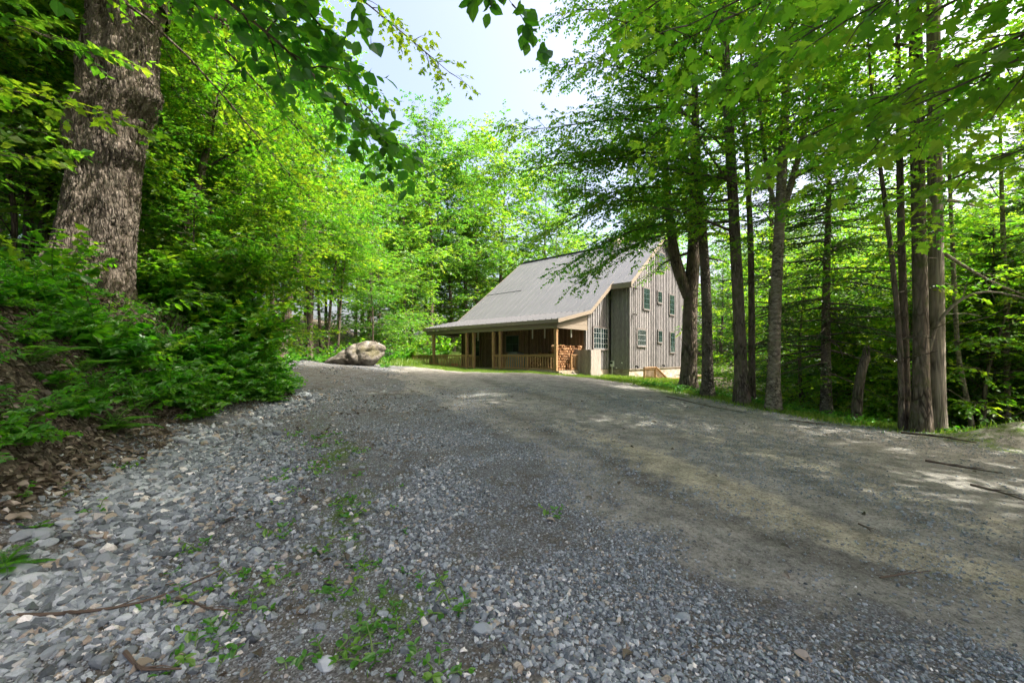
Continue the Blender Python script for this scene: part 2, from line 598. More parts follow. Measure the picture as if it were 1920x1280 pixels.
# ------------------------------------------------------------------ stones
ph = (1 + 5 ** .5) / 2
ICO = unit(np.array([(-1, ph, 0), (1, ph, 0), (-1, -ph, 0), (1, -ph, 0), (0, -1, ph), (0, 1, ph), (0, -1, -ph), (0, 1, -ph), (ph, 0, -1), (ph, 0, 1), (-ph, 0, -1), (-ph, 0, 1)]))
ICF = np.array([(0, 11, 5), (0, 5, 1), (0, 1, 7), (0, 7, 10), (0, 10, 11), (1, 5, 9), (5, 11, 4), (11, 10, 2), (10, 7, 6), (7, 1, 8), (3, 9, 4), (3, 4, 2), (3, 2, 6), (3, 6, 8), (3, 8, 9), (4, 9, 5), (2, 4, 11), (6, 2, 10), (8, 6, 7), (9, 8, 1)])


def rot_rand(n):
    q = unit(rng.normal(size=(n, 4)))
    a, b, c, d = q.T
    return np.stack([np.stack([1 - 2 * (c * c + d * d), 2 * (b * c - a * d), 2 * (b * d + a * c)], -1),
                     np.stack([2 * (b * c + a * d), 1 - 2 * (b * b + d * d), 2 * (c * d - a * b)], -1),
                     np.stack([2 * (b * d - a * c), 2 * (c * d + a * b), 1 - 2 * (b * b + c * c)], -1)], 1)


def stone_arrays(P, rad, a):
    n = len(P)
    v = ICO[None] * (1 + .38 * (rng.random((n, 12, 1)) - .5)) + .22 * rng.normal(size=(n, 12, 3))
    v = v * (np.array([1.2, .92, .72]) * (1 + .3 * (rng.random((n, 1, 3)) - .5)))
    Rm = rot_rand(n)
    # lie mostly flat: blend a yaw with a mild random tilt
    th = rng.random(n) * 2 * pi
    c, s = np.cos(th), np.sin(th)
    Z = np.zeros(n)
    Y = np.stack([np.stack([c, -s, Z], -1), np.stack([s, c, Z], -1), np.stack([Z, Z, Z + 1], -1)], 1)
    tilt = rng.normal(size=(n, 2)) * .5
    ct, st = np.cos(tilt[:, 0]), np.sin(tilt[:, 0])
    X = np.stack([np.stack([Z + 1, Z, Z], -1), np.stack([Z, ct, -st], -1), np.stack([Z, st, ct], -1)], 1)
    Rm = np.where((rng.random(n) < .25)[:, None, None], Rm, Y @ X)
    v = np.einsum('nij,nkj->nki', Rm, v) * rad[:, None, None] + P[:, None]
    f = ICF[None] + 12 * np.arange(n)[:, None, None]
    return v.reshape(-1, 3), f.reshape(-1, 3), np.repeat(a, 12)


def scatter(n, x0, x1, y0, y1, dens):
    x, y = rng.uniform(x0, x1, n), rng.uniform(y0, y1, n)
    k = rng.random(n) < dens(x, y)
    return x[k], y[k]


def gden(x, y):
    d, e, g = zones(x, y)
    n = fbm(x * 1.1, y * 1.1, 0, 3, 50)
    bed = sst(-.9, .7, g + .5 * n)
    side = sst(.55, -.1, d + .3 * n)
    st = np.exp(-((x - .35 + .5 * y) / .75) ** 2)
    n2 = fbm(x * .55 + 7, y * .55, 0, 3, 57)
    return bed * side * (1 - .88 * st * (n > -.45)) * np.clip(.34 + .95 * n - .35 * np.clip(n2, 0, 1) * 2 + .5 * np.exp(-((d + .7) / .55) ** 2), .06, 1)


def gsize(x, y):
    d, e, g = zones(x, y)
    edge = np.exp(-((d + .75) / .65) ** 2)
    s = .0044 + .0042 * sst(.2, 3.2, g) * sst(9, 4, y) + .0028 * sst(1, 4, g) + .011 * np.exp(-((d + .7) / .5) ** 2)
    return s


parts = []
for (n, x0, x1, y0, y1, k) in ((125000, -5.6, 4.5, 1.7, 4.0, 1.0), (110000, -7.2, 2.5, 4.0, 7.5, 1.15), (70000, -7.6, 1.5, 7.5, 13, 1.45), (30000, -14, 0, 13, 24, 2.3)):
    x, y = scatter(n, x0, x1, y0, y1, gden)
    r = gsize(x, y) * k * np.exp(np.clip(rng.normal(size=len(x)) * .62, -1.3, 1.05))
    z = H(x, y) + r * .25
    a = np.clip(rng.beta(2.2, 2.0, len(x)) * .86 + .06 * fbm(x * .8, y * .8, 0, 2, 61), 0, .86)
    odd = rng.random(len(x)) < .13
    a[odd] = rng.uniform(.86, 1, odd.sum())
    parts.append(stone_arrays(np.stack([x, y, z], -1), r, a))
n0, Vs, Fs, As = 0, [], [], []
for v, f, a in parts:
    Vs.append(v)
    Fs.append(f + n0)
    As.append(a)
    n0 += len(v)
o = obj('gravel', mesh('gravel', np.vstack(Vs), np.vstack(Fs), None, M['gravel'], np.concatenate(As)))
tag(o, 'loose blue grey crushed stone covering the left side of the driveway', 'gravel', None, 'stuff')

# grit on the packed dirt
x, y = scatter(380000, -6, 11, 1.8, 15, lambda x, y: (zones(x, y)[1] < .1) * (zones(x, y)[0] < 0) * np.clip(3.4 / (y + .4), .12, 1) * np.clip(.55 + .8 * fbm(x * .9, y * .9, 0, 3, 55), .08, 1))
r = .0034 * np.exp(np.clip(rng.normal(size=len(x)) * .6, -2, 1.1)) * (1 + .07 * y)
v, f, a = stone_arrays(np.stack([x, y, H(x, y) + r * .2], -1), r, np.clip(.3 + .5 * rng.beta(1.8, 2.0, len(x)), 0, 1))
o = obj('grit', mesh('grit', v, f, None, M['gravel'], a))
tag(o, 'fine grit and small pebbles sprinkled over the packed dirt', 'gravel', None, 'stuff')

# larger rocks, one object each
rock_me = []
for k in range(7):
    v, f = ICO.copy(), ICF
    # one subdivision for a chipped look
    vv, ff, mid = [tuple(p) for p in v], [], {}
    for t3 in f:
        m3 = []
        for a_, b_ in ((0, 1), (1, 2), (2, 0)):
            key = tuple(sorted((t3[a_], t3[b_])))
            if key not in mid:
                mid[key] = len(vv)
                vv.append(tuple(unit((np.array(vv[key[0]]) + np.array(vv[key[1]])) / 2) * random.uniform(.86, 1.0)))
            m3.append(mid[key])
        ff += [(t3[0], m3[0], m3[2]), (t3[1], m3[1], m3[0]), (t3[2], m3[2], m3[1]), tuple(m3)]
    vv = np.array(vv)
    for _ in range(6):          # chop flat faces
        nn = unit(rng.normal(size=3))
        dd = vv @ nn
        cut = random.uniform(.55, .78)
        vv = vv - np.where(dd > cut, dd - cut, 0)[:, None] * nn
    vv = vv * np.array([1.25, .9, .65])
    rock_me.append(mesh('rock', vv, ff, None, M['gravel'], np.full(len(vv), [.45, .62, .52, .7, .35, .78, .6][k])))
rock_px = [(40, 1010), (95, 1020), (75, 1005), (120, 985), (235, 1000), (60, 1095), (30, 1075), (195, 1055), (250, 1005), (330, 860), (345, 830), (365, 815),
           (390, 845), (415, 830), (440, 850), (330, 825), (470, 845), (495, 835), (520, 815), (505, 800), (480, 820), (470, 905), (280, 915), (300, 890),
           (320, 930), (225, 930), (255, 945), (215, 905), (200, 890), (480, 1040), (100, 1225), (60, 1130), (240, 1230), (610, 1250), (905, 1185),
           (565, 815), (540, 790), (1280, 1160), (30, 1240), (190, 1245), (235, 1165), (330, 1225)]
for i, (px, py) in enumerate(rock_px):
    Y = 1.6 * F0 / (py - HY)
    for _ in range(6):
        X = (px - CX) / F0 * Y
        Y = (CAMZ - float(H(X, Y))) * F0 / (py - HY)
    X = (px - CX) / F0 * Y
    s = random.uniform(.06, .105) if i < 30 else random.uniform(.04, .06)
    o = obj('rock', rock_me[i % 7], None, (X, Y, float(H(X, Y)) + s * .3), random.uniform(0, 6.28))
    o.rotation_euler = (random.uniform(-.3, .3), random.uniform(-.3, .3), random.uniform(0, 6.28))
    o.scale = (s, s, s)
    tag(o, 'fist sized angular grey rock lying in the driveway gravel', 'rock', 'larger grey rocks in the gravel')

# ------------------------------------------------------------------ leaves
T_DIA = (np.array([(0, 0, 0), (.42, .33, .06), (1, 0, -.06), (.42, -.33, .06)]), np.array([(0, 2, 1), (0, 3, 2)]))
T_OVAL = (np.array([(0, 0, 0), (.2, .2, .05), (.5, .27, .07), (.8, .14, .02), (1, 0, -.08), (.8, -.14, .02), (.5, -.27, .07), (.2, -.2, .05), (.5, 0, 0)]),
          np.array([(0, 8, 1), (1, 8, 2), (2, 8, 3), (3, 8, 4), (4, 8, 5), (5, 8, 6), (6, 8, 7), (7, 8, 0)]))
_mp = [(0, 0), (-.08, .20), (.10, .24), (.02, .50), (.22, .40), (.30, .56), (.44, .36), (.42, .20), (.66, .28), (.70, .14), (1.0, 0)]
_mp = _mp + [(a, -b) for a, b in _mp[-2:0:-1]]
T_MAP = (np.array([(a, b, .10 * abs(b) * 1.5 - .10 * max(a, 0) ** 2) for a, b in _mp] + [(.3, 0, .0)]),
         np.array([(len(_mp), (k + 1) % len(_mp), k) for k in range(len(_mp))]))
_m2 = [(0, 0), (.08, .40), (.36, .28), (.46, .42), (.60, .16), (1.0, 0)]
_m2 = _m2 + [(a, -b) for a, b in _m2[-2:0:-1]]
T_MAPLO = (np.array([(a, b, .12 * abs(b) - .08 * a * a) for a, b in _m2] + [(.35, 0, 0)]),
           np.array([(len(_m2), (k + 1) % len(_m2), k) for k in range(len(_m2))]))


class Leaves:
    def __init__(s):
        s.P, s.D, s.N, s.S, s.A = [], [], [], [], []

    def add(s, P, D, N, S, A):
        s.P.append(P)
        s.D.append(D)
        s.N.append(N)
        s.S.append(np.broadcast_to(S, (len(P),)))
        s.A.append(np.broadcast_to(A, (len(P),)))

    def count(s):
        return sum(len(p) for p in s.P)

    def me(s, name, tmpl, mat, off=(0, 0, 0), keep=None):
        P, D, N = np.vstack(s.P), unit(np.vstack(s.D)), np.vstack(s.N)
        S, A = np.concatenate(s.S), np.concatenate(s.A)
        if keep is not None:
            k = keep(P)
            P, D, N, S, A = P[k], D[k], N[k], S[k], A[k]
        B = unit(np.cross(N, D))
        N = np.cross(D, B)
        tv, tf = tmpl
        curl = 1 + .6 * (rng.random((len(P), 1, 1)) - .5)
        Vv = (tv[None, :, 0:1] * D[:, None] + tv[None, :, 1:2] * B[:, None] + tv[None, :, 2:3] * curl * N[:, None]) * S[:, None, None] + P[:, None] - np.asarray(off)
        k = len(tv)
        Ff = tf[None] + k * np.arange(len(P))[:, None, None]
        return mesh(name, Vv.reshape(-1, 3), Ff.reshape(-1, 3), None, mat, np.repeat(np.clip(A, 0, 1), k))


UP = np.array([0, 0, 1.])


def spray(L, pts, dirs, tl, n, size, a0, side_ang=.9, droop=.25, tiltn=.45, asp=.18):
    """twigs starting at pts heading dirs with lengths tl; n leaves along each, alternating sides"""
    m = len(pts)
    if m == 0:
        return
    f = (np.arange(n) + .6) / n
    f = f[None] + .25 / n * rng.normal(size=(m, n))
    sgn = np.where(np.arange(n) % 2 == 0, 1., -1.)[None] * np.where(rng.random((m, 1)) < .5, 1, -1)
    b = unit(np.cross(dirs, UP) + 1e-4)
    P = pts[:, None] + dirs[:, None] * (f * tl[:, None])[..., None] - UP * (droop * .35 * (f ** 2) * tl[:, None])[..., None]
    ca = side_ang + .25 * rng.normal(size=(m, n))
    D = dirs[:, None] * np.cos(ca)[..., None] + b[:, None] * (np.sin(ca) * sgn)[..., None] - UP * (droop + .22 * rng.normal(size=(m, n)))[..., None]
    N = UP + tiltn * rng.normal(size=(m, n, 3))
    S = size * np.clip(1 + 1.5 * asp * rng.normal(size=(m, n)), .45, 1.6)
    A = (a0 if np.isscalar(a0) else a0[:, None]) + .16 * rng.normal(size=(m, n))
    L.add(P.reshape(-1, 3), D.reshape(-1, 3), N.reshape(-1, 3), S.ravel(), A.ravel())


def curve(p0, az, el, L, n, bend, wob, r0):
    """limb centreline: elevation bends by `bend` over its length"""
    pts, p = [np.array(p0, float)], np.array(p0, float)
    st = L / (n - 1)
    for k in range(n - 1):
        d = np.array([math.cos(az) * math.cos(el), math.sin(az) * math.cos(el), math.sin(el)])
        p = p + d * st
        pts.append(p)
        el += bend / (n - 1) + r0.normal() * wob
        az += r0.normal() * wob * 1.4
    return np.array(pts)


class Tree:
    def __init__(s, seed, leaf=.10, mask=None):
        s.r = np.random.default_rng(seed)
        s.wood, s.L, s.leaf, s.mask = MB(), Leaves(), leaf, mask

    def stem(s, pts, rad, n=12):
        s.wood.tube(pts, rad, n, cap=True)

    def limb(s, pts, r0, sec_len, step=.28, tw_len=.46, nl=8, a0=.5, start=.2, tw_step=.2, sides=5, droop=.25, flat=.25, el_sec=.05):
        r = s.r
        pts = np.asarray(pts, float)
        seg = np.linalg.norm(np.diff(pts, axis=0), axis=1)
        Ltot = seg.sum()
        cum = np.concatenate([[0], np.cumsum(seg)]) / Ltot
        m = len(pts)
        s.wood.tube(pts, r0 * (1 - .88 * cum ** .8), sides)
        ns = max(3, int(Ltot * (1 - start) / step))
        TP, TD, TL, TA = [], [], [], []
        for k in range(ns + 1):
            f = start + (1 - start) * k / ns
            p = np.array([np.interp(f, cum, pts[:, c]) for c in range(3)])
            i = min(m - 2, int(np.searchsorted(cum, f, 'right')) - 1)
            d = unit(pts[i + 1] - pts[i])
            b = unit(np.cross(d, UP))
            for sg in ((1, -1) if k < ns else (0,)):
                if sg and r.random() < .12:
                    continue
                an = sg * (.75 + .25 * r.normal())
                dd = unit(d * math.cos(an) + b * math.sin(an) + UP * (el_sec + flat * r.normal() - .25 * d[2]))
                ls = sec_len * (1 - .55 * f) * (.65 + .7 * r.random())
                q = curve(p, math.atan2(dd[1], dd[0]), math.asin(np.clip(dd[2], -1, 1)), ls, 5, -droop, .10, r)
                if s.mask is not None and not s.mask(q[2:3])[0]:
                    continue
                s.wood.tube(q, np.linspace(.012, .003, 5) * (.6 + r0 * 6), 3, cap=False)
                nt = max(3, int(ls / tw_step))
                a = a0 + .2 * r.normal()
                ff = (np.arange(nt) + .8) / nt
                qi = np.linspace(0, 1, 5)
                pp = np.stack([np.interp(ff, qi, q[:, c]) for c in range(3)], -1)
                qd = unit(q[-1] - q[0])
                qb = unit(np.cross(qd, UP))
                sg2 = np.where(np.arange(nt) % 2 == 0, 1., -1.)
                ang = .8 + .25 * r.normal(size=nt)
                td = unit(qd * np.cos(ang)[:, None] + qb * (np.sin(ang) * sg2)[:, None] - UP * (.12 + .25 * r.normal(size=nt))[:, None])
                td[-1] = qd
                TP.append(pp)
                TD.append(td)
                TL.append(tw_len * (.7 + .6 * r.random(nt)))
                TA.append(np.full(nt, a))
        if TP:
            TP, TD, TL, TA = np.vstack(TP), np.vstack(TD), np.concatenate(TL), np.concatenate(TA)
            if s.mask is not None:
                k = s.mask(TP + TD * TL[:, None])
                TP, TD, TL, TA = TP[k], TD[k], TL[k], TA[k]
            spray(s.L, TP, TD, TL, nl, s.leaf, TA)

    def crown(s, axis, rad, z0, z1, n, Lmax, prof=None, el=(.1, .9), bend=-.35, az_bias=None, **kw):
        """limbs round a stem between fractions z0..z1 of its length"""
        axis = np.asarray(axis, float)
        seg = np.linalg.norm(np.diff(axis, axis=0), axis=1)
        cum = np.concatenate([[0], np.cumsum(seg)]) / seg.sum()
        az = s.r.random() * 6.28
        for k in range(n):
            u = (k + .5 * s.r.random()) / n
            f = z0 + (z1 - z0) * u
            p = [np.interp(f, cum, axis[:, c]) for c in range(3)]
            az += 2.4 + .5 * s.r.normal()
            a = az
            if az_bias is not None and s.r.random() < az_bias[1]:
                a = az_bias[0] + .8 * s.r.normal()
            pr = prof(u) if prof else (.55 + .45 * math.sin(pi * min(1, u * .9 + .1)))
            L = Lmax * pr * (.75 + .5 * s.r.random())
            e = el[0] + (el[1] - el[0]) * u + .12 * s.r.normal()
            pts = curve(p, a, e, max(L, .8), 8, bend, .07, s.r)
            if s.mask is not None:
                bad = ~s.mask(pts)
                if bad.any():
                    i = int(np.argmax(bad))
                    if i < 3:
                        continue
                    pts = pts[:i]
            r0 = max(.012, .34 * np.interp(f, cum, rad)) * min(1, L / 3 + .4)
            kk = dict(kw)
            sl = kk.pop('sec_len', 1.5)
            s.limb(pts, r0, min(sl, max(.5, L * .45)), **kk)

    def finish(s, name, label, cat, base, bark, leafmat, tmpl=T_DIA, group=None, keep=None, local=False):
        t = thing(name, label, cat, base if not local else (0, 0, 0), 0, group)
        off = (0, 0, 0) if local else base
        s.wood.build('trunk', bark, t, off=off, smooth=True)
        if s.L.P:
            obj('crown', s.L.me('crown', tmpl, leafmat, off, keep), t)
        return t


GAP_Y = [0, 2, 6, 10, 15, 20, 26, 32, 45, 80]
GAP_L = [-.3, -.75, -2.2, -3.5, -5.2, -7.0, -8.8, -10.5, -13.5, -22]
GAP_R = [.1, .25, .8, 1.3, 1.9, 2.5, 3.3, 4.2, 5.5, 9]


def clear(P):
    """False inside the opening the driveway and the house clearing leave in the canopy"""
    P = np.asarray(P)
    x, y, z = P[..., 0], P[..., 1], P[..., 2]
    n = .12 * y * vnoise(x * .5, z * .5, y * .3, 77)
    zb = 1.6 + (HY - 245) / F0 * y
    ins = (x > np.interp(y, GAP_Y, GAP_L) + n * .5) & (x < np.interp(y, GAP_Y, GAP_R) - n * .5) & (z > zb + n) & (y > 1)
    return ~ins


def ground_at(px, py, Y):
    p = W(px, py, Y)
    return p


def cosx(px):
    return 1 / math.sqrt(1 + ((px - CX) / F0) ** 2)


def stem_pts(pix, Y, jitter=0.0, seed=0, dY=0.0):
    """polyline through photo pixels at distance Y; foot sunk a little into the ground"""
    P = np.array([W(px, py, Y + dY * k) for k, (px, py) in enumerate(pix)])
    g = float(H(P[0, 0], P[0, 1]))
    P[0, 2] = g - .12
    return P


def densify(P, n):
    P = np.asarray(P, float)
    c = np.concatenate([[0], np.cumsum(np.linalg.norm(np.diff(P, axis=0), axis=1))])
    t = np.linspace(0, c[-1], n)
    Q_ = np.stack([np.interp(t, c, P[:, k]) for k in range(3)], -1)
    for _ in range(2):
        Q_[1:-1] = .25 * Q_[:-2] + .5 * Q_[1:-1] + .25 * Q_[2:]
    return Q_


def trunk_r(n, r0, r1, flare=.5):
    t = np.linspace(0, 1, n)
    return r0 + (r1 - r0) * t + r0 * flare * np.exp(-t * n * .55)


# ------------------------------------------------------------------ house
HC, HA = np.array([7.66, 27.0, 0.0]), R(47.5)
dU = np.array([math.cos(HA), math.sin(HA)])
dV = np.array([-math.sin(HA), math.cos(HA)])
house = thing('barn_house', 'weathered board and batten barn house with metal roof and porch', 'house', HC, HA)


def on_v(px, py, v):
    """(u, z) where a photo pixel meets the house plane v = const"""
    k = (px - CX) / F0
    x0, y0 = HC[0] + dV[0] * v, HC[1] + dV[1] * v
    u = (y0 * k - x0) / (dU[0] - dU[1] * k)
    return u, CAMZ + (HY - py) / F0 * (y0 + u * dU[1])


def on_u(px, py, u):
    k = (px - CX) / F0
    x0, y0 = HC[0] + dU[0] * u, HC[1] + dU[1] * u
    v = (y0 * k - x0) / (dV[0] - dV[1] * k)
    return v, CAMZ + (HY - py) / F0 * (y0 + v * dV[1])


RU, RZ, SL = 5.12, 10.55, .757
roof_z = lambda u: RZ - SL * abs(u - RU)


def board_wall(name, axis, fixed, s0, s1, zb, ztop, out, mat, step=.29):
    """boards and battens on a wall: axis 'u' runs along u at v=fixed, 'v' runs along v at u=fixed; out = +-1 outward on the other axis"""
    m = MB()
    r = np.random.default_rng(int(abs(s0 * 97 + s1 * 31 + fixed * 13)) + 5)
    n = max(1, int(round((s1 - s0) / step)))
    w = (s1 - s0) / n

    def pc(a, b, th0, th1, z0a, z1a, z1b, val):
        lo, hi = fixed + out * th0, fixed + out * th1
        if axis == 'u':
            Vv = [(a, lo, z0a), (b, lo, z0a), (b, hi, z0a), (a, hi, z0a), (a, lo, z1a), (b, lo, z1b), (b, hi, z1b), (a, hi, z1a)]
        else:
            Vv = [(lo, a, z0a), (lo, b, z0a), (hi, b, z0a), (hi, a, z0a), (lo, a, z1a), (lo, b, z1b), (hi, b, z1b), (hi, a, z1a)]
        m.hexa(Vv, val)
    edges = [s0 + k * w for k in range(n + 1)]
    for k in range(n):
        a, b = edges[k], edges[k + 1]
        cuts = [a] + ([RU] if axis == 'u' and a < RU < b else []) + [b]
        val = np.clip(r.normal(.34, .2), 0, 1)
        for q in range(len(cuts) - 1):
            pc(cuts[q], cuts[q + 1], -.12, 0, zb, ztop(cuts[q]), ztop(cuts[q + 1]), val)
    for k in range(n + 1):
        c = min(max(edges[k], s0 + .035), s1 - .035)
        pc(c - .036, c + .036, .0005, .045, zb + .003, ztop(c - .034) - .03, ztop(c + .034) - .03, np.clip(r.normal(.8, .22), 0, 1))
    return m.build(name, mat, house)


FL = .73
gt = lambda u: roof_z(u) - .16
board_wall('wall', 'u', 0.0, 0.0, 9.6, FL, gt, -1, M['siding'])
board_wall('wall', 'v', 0.0, .13, 1.30, FL, lambda v: roof_z(-.1) - .2, -1, M['siding'])
board_wall('wall', 'u', 1.43, -3.0, -.14, FL, gt, -1, M['siding'])
board_wall('wall', 'v', -3.0, 1.56, 13.2, FL + .02, lambda v: 4.2, -1, M['siding_dark'], .31)
m = MB()
m.hexa([(-2.86, 13.1, FL), (9.6, 13.1, FL), (9.6, 13.25, FL), (-2.86, 13.25, FL), (-2.86, 13.1, 4.2), (9.6, 13.1, 6.9), (9.6, 13.25, 6.9), (-2.86, 13.25, 4.2)])
m.hexa([(-2.86, 13.1, 4.21), (9.6, 13.1, 6.91), (9.6, 13.25, 6.91), (-2.86, 13.25, 4.21), (5.1, 13.1, 10.3), (5.14, 13.1, 10.3), (5.14, 13.25, 10.3), (5.1, 13.25, 10.3)])
m.box(9.47, 9.6, .13, 13.1, FL, 6.9)
m.build('wall', M['siding'], house)
m = MB()
m.box(.02, 9.58, .02, 13.2, -1.6, FL - .02)
m.box(-2.98, .02, 1.45, 13.2, -.6, FL - .02)
m.build('foundation', M['foundation'], house)
m = MB()
m.box(-.05, 9.62, -.05, .0, FL - .06, FL + .0)
m.box(-.05, .0, .0, 1.4, FL - .06, FL + .0)
m.build('sill_board', M['trim'], house)

# roof
TH = .15


def slab(m, u0, z0, u1, z1, v0, v1, th=TH, a=.5):
    m.hexa([(u0, v0, z0 - th), (u1, v0, z1 - th), (u1, v1, z1 - th), (u0, v1, z0 - th), (u0, v0, z0), (u1, v0, z1), (u1, v1, z1), (u0, v1, z0)], a)


m = MB()
vR, vM, vL = 1.08, -.34, 13.75
slab(m, -3.0, roof_z(-3), RU, RZ, vR, vL)
slab(m, -.42, roof_z(-.42), RU - .001, RZ - .001, vM, vR)
slab(m, RU, RZ, 10.05, roof_z(10.05), vM, vL)
slab(m, -6.35, 3.66, -3.002, roof_z(-3) - .001, vR, vL)
v = vR + .02
while v < vL + .01:
    m.bar((-6.35, v, 3.69), (-3.01, v, roof_z(-3) + .03), .05, .075)
    v += .44
v = vM + .02
while v < vL + .01:
    u0 = -3 if v >= vR else -.42
    m.bar((u0, v, roof_z(u0) + .01), (RU, v, RZ + .01), .03, .025)
    v += .62
m.bar((RU, vM, RZ + .02), (RU, vL, RZ + .02), .34, .03)
m.bar((-3.0, vR, roof_z(-3) + .02), (-3.0, vL, roof_z(-3) + .02), .16, .02)
m.bar((.32, 9.6, roof_z(.32) + .02), (.32, 13.7, roof_z(.32) + .012), .05, .02)
m.build('roof', M['roof'], house)
m = MB()       # rake boards and eave fascias
def rake(u0, z0, u1, z1, v, h=.25, w=.05):
    m.hexa([(u0, v - w, z0 - h), (u1, v - w, z1 - h), (u1, v, z1 - h), (u0, v, z0 - h), (u0, v - w, z0 + .012), (u1, v - w, z1 + .012), (u1, v, z1 + .012), (u0, v, z0 + .012)], .6)
rake(-.42, roof_z(-.42), RU, RZ, vM)
rake(RU, RZ, 10.05, roof_z(10.05), vM)
rake(-3.0, roof_z(-3), -.15, roof_z(-.15), vR)
rake(-6.35, 3.66, -3.0, roof_z(-3), vR, .2)
rake(-6.35, 3.66, -3.0, roof_z(-3), vL + .05, .2)
rake(-3.0, roof_z(-3), RU, RZ, vL + .05)
rake(RU, RZ, 10.05, roof_z(10.05), vL + .05)
m.box(-.47, -.42, vM - .05, 1.42, roof_z(-.42) - .36, roof_z(-.42) - .03)
m.hexa([(-.42, vM, roof_z(-.42) - .32), (-.02, vM, roof_z(-.42) - .32), (-.02, 1.40, roof_z(-.42) - .32), (-.42, 1.40, roof_z(-.42) - .32),
        (-.42, vM, roof_z(-.42) - .28), (-.02, vM, roof_z(-.42) - .28), (-.02, 1.40, roof_z(-.42) - .28), (-.42, 1.40, roof_z(-.42) - .28)])
m.box(-6.40, -6.35, vR - .05, vL + .05, 3.46, 3.675)
m.build('fascia', M['trim'], house)
m = MB()
m.box(-6.16, -5.98, 1.28, 13.62, 3.18, 3.46)          # front beam
m.box(-5.98, -3.0, 1.28, 1.42, 3.18, 3.46)
m.hexa([(-5.98, 1.30, 3.47), (-3.0, 1.30, 3.47), (-3.0, 1.38, 3.47), (-5.98, 1.38, 3.47), (-5.98, 1.30, 3.56), (-3.0, 1.30, 4.2), (-3.0, 1.38, 4.2), (-5.98, 1.38, 3.56)])
m.box(-5.98, -3.0, 13.48, 13.62, 3.18, 3.46)
m.build('porch_beam', M['trim'], house)
m = MB()
m.box(-5.98, -3.02, 1.43, 13.47, 3.40, 3.44)
m.build('porch_ceiling', M['siding_dark'], house)

# deck
m = MB()
r_ = np.random.default_rng(3)
u = -6.12
while u < -3.05:
    m.box(u, u + .135, 1.2, 15.7, .71, .75, np.clip(r_.normal(.5, .2), 0, 1))
    u += .14
m.box(-6.16, -6.12, 1.16, 15.7, .50, .745, .5)
m.box(-6.12, -3.0, 1.16, 1.2, .50, .745, .4)
m.box(-6.0, -5.8, 1.3, 15.5, .3, .5, .2)
m.build('porch_deck', M['deck'], house)
for d_ in (0.0, 4.39, 5.02, 6.92, 7.64, 11.4):
    m = MB()
    m.box(-6.15, -5.99, 1.43 + d_ - .08, 1.43 + d_ + .08, .752, 3.178, .5 + .1 * math.sin(d_ * 5))
    m.box(-6.17, -5.97, 1.43 + d_ - .10, 1.43 + d_ + .10, 3.0, 3.06, .6)
    m.build('porch_post', M['post'], house)


def railing(name, parent, p, q, h0=.10, h1=.92, z=.75, posts=(), z2=None, mat=None, off=None):
    m = MB()
    p, q = np.array(p, float), np.array(q, float)
    L = np.linalg.norm(q - p)
    d = (q - p) / L
    z2 = z if z2 is None else z2
    P3 = lambda s, h: np.array([p[0] + d[0] * s, p[1] + d[1] * s, z + (z2 - z) * s / L + h])
    m.bar(P3(0, h1), P3(L, h1), .13, .04, .7)
    m.bar(P3(0, h1 - .08), P3(L, h1 - .08), .04, .08, .5)
    m.bar(P3(0, h0), P3(L, h0), .04, .08, .4)
    s = .1
    while s < L - .05:
        m.bar(P3(s, h0 + .03), P3(s, h1 - .09), .055, .045, .6 + .2 * math.sin(s * 37), up=(1, .3, 0))
        s += .19
    for s in posts:
        m.bar(P3(s, -.02), P3(s, h1 + .02), .10, .10, .5, up=(1, .3, 0))
    if off is not None:
        return m.build(name, mat or M['post'], parent, off=off)
    return m.build(name, mat or M['post'], parent)


railing('railing', house, (-6.07, 1.52), (-6.07, 5.74), posts=(2.02,))
railing('railing', house, (-6.07, 5.90), (-6.07, 6.38))
railing('railing', house, (-6.07, 8.42), (-6.07, 8.98))
railing('railing', house, (-6.07, 9.16), (-6.07, 12.74))
railing('railing', house, (-6.07, 12.92), (-6.07, 15.6), posts=(2.64,))
ru0, _ = on_v(1070, 680, 1.3)
railing('railing', house, (ru0, 1.28), (-3.1, 1.28), posts=(0.0,))
# steps at the gable end of the porch
m = MB()
su0, su1 = -6.05, ru0 - .05
for k in range(3):
    m.box(su0 - .05, su1 + .05, 1.14 - .30 * (k + 1) - .03, 1.14 - .30 * k, .75 - .185 * (k + 1) - .04, .75 - .185 * (k + 1), .8)
    m.box(su0, su1, 1.14 - .30 * k - .03, 1.14 - .30 * k, .75 - .185 * (k + 2) + .005, .75 - .185 * (k + 1) - .042, .6)
for uu in (su0, su1 - .05):
    m.hexa([(uu, .26, .05), (uu + .05, .26, .05), (uu + .05, 1.13, .05), (uu, 1.13, .05), (uu, .26, .19), (uu + .05, .26, .19), (uu + .05, 1.13, .70), (uu, 1.13, .70)], .5)
m.build('steps', M['panel'], house)


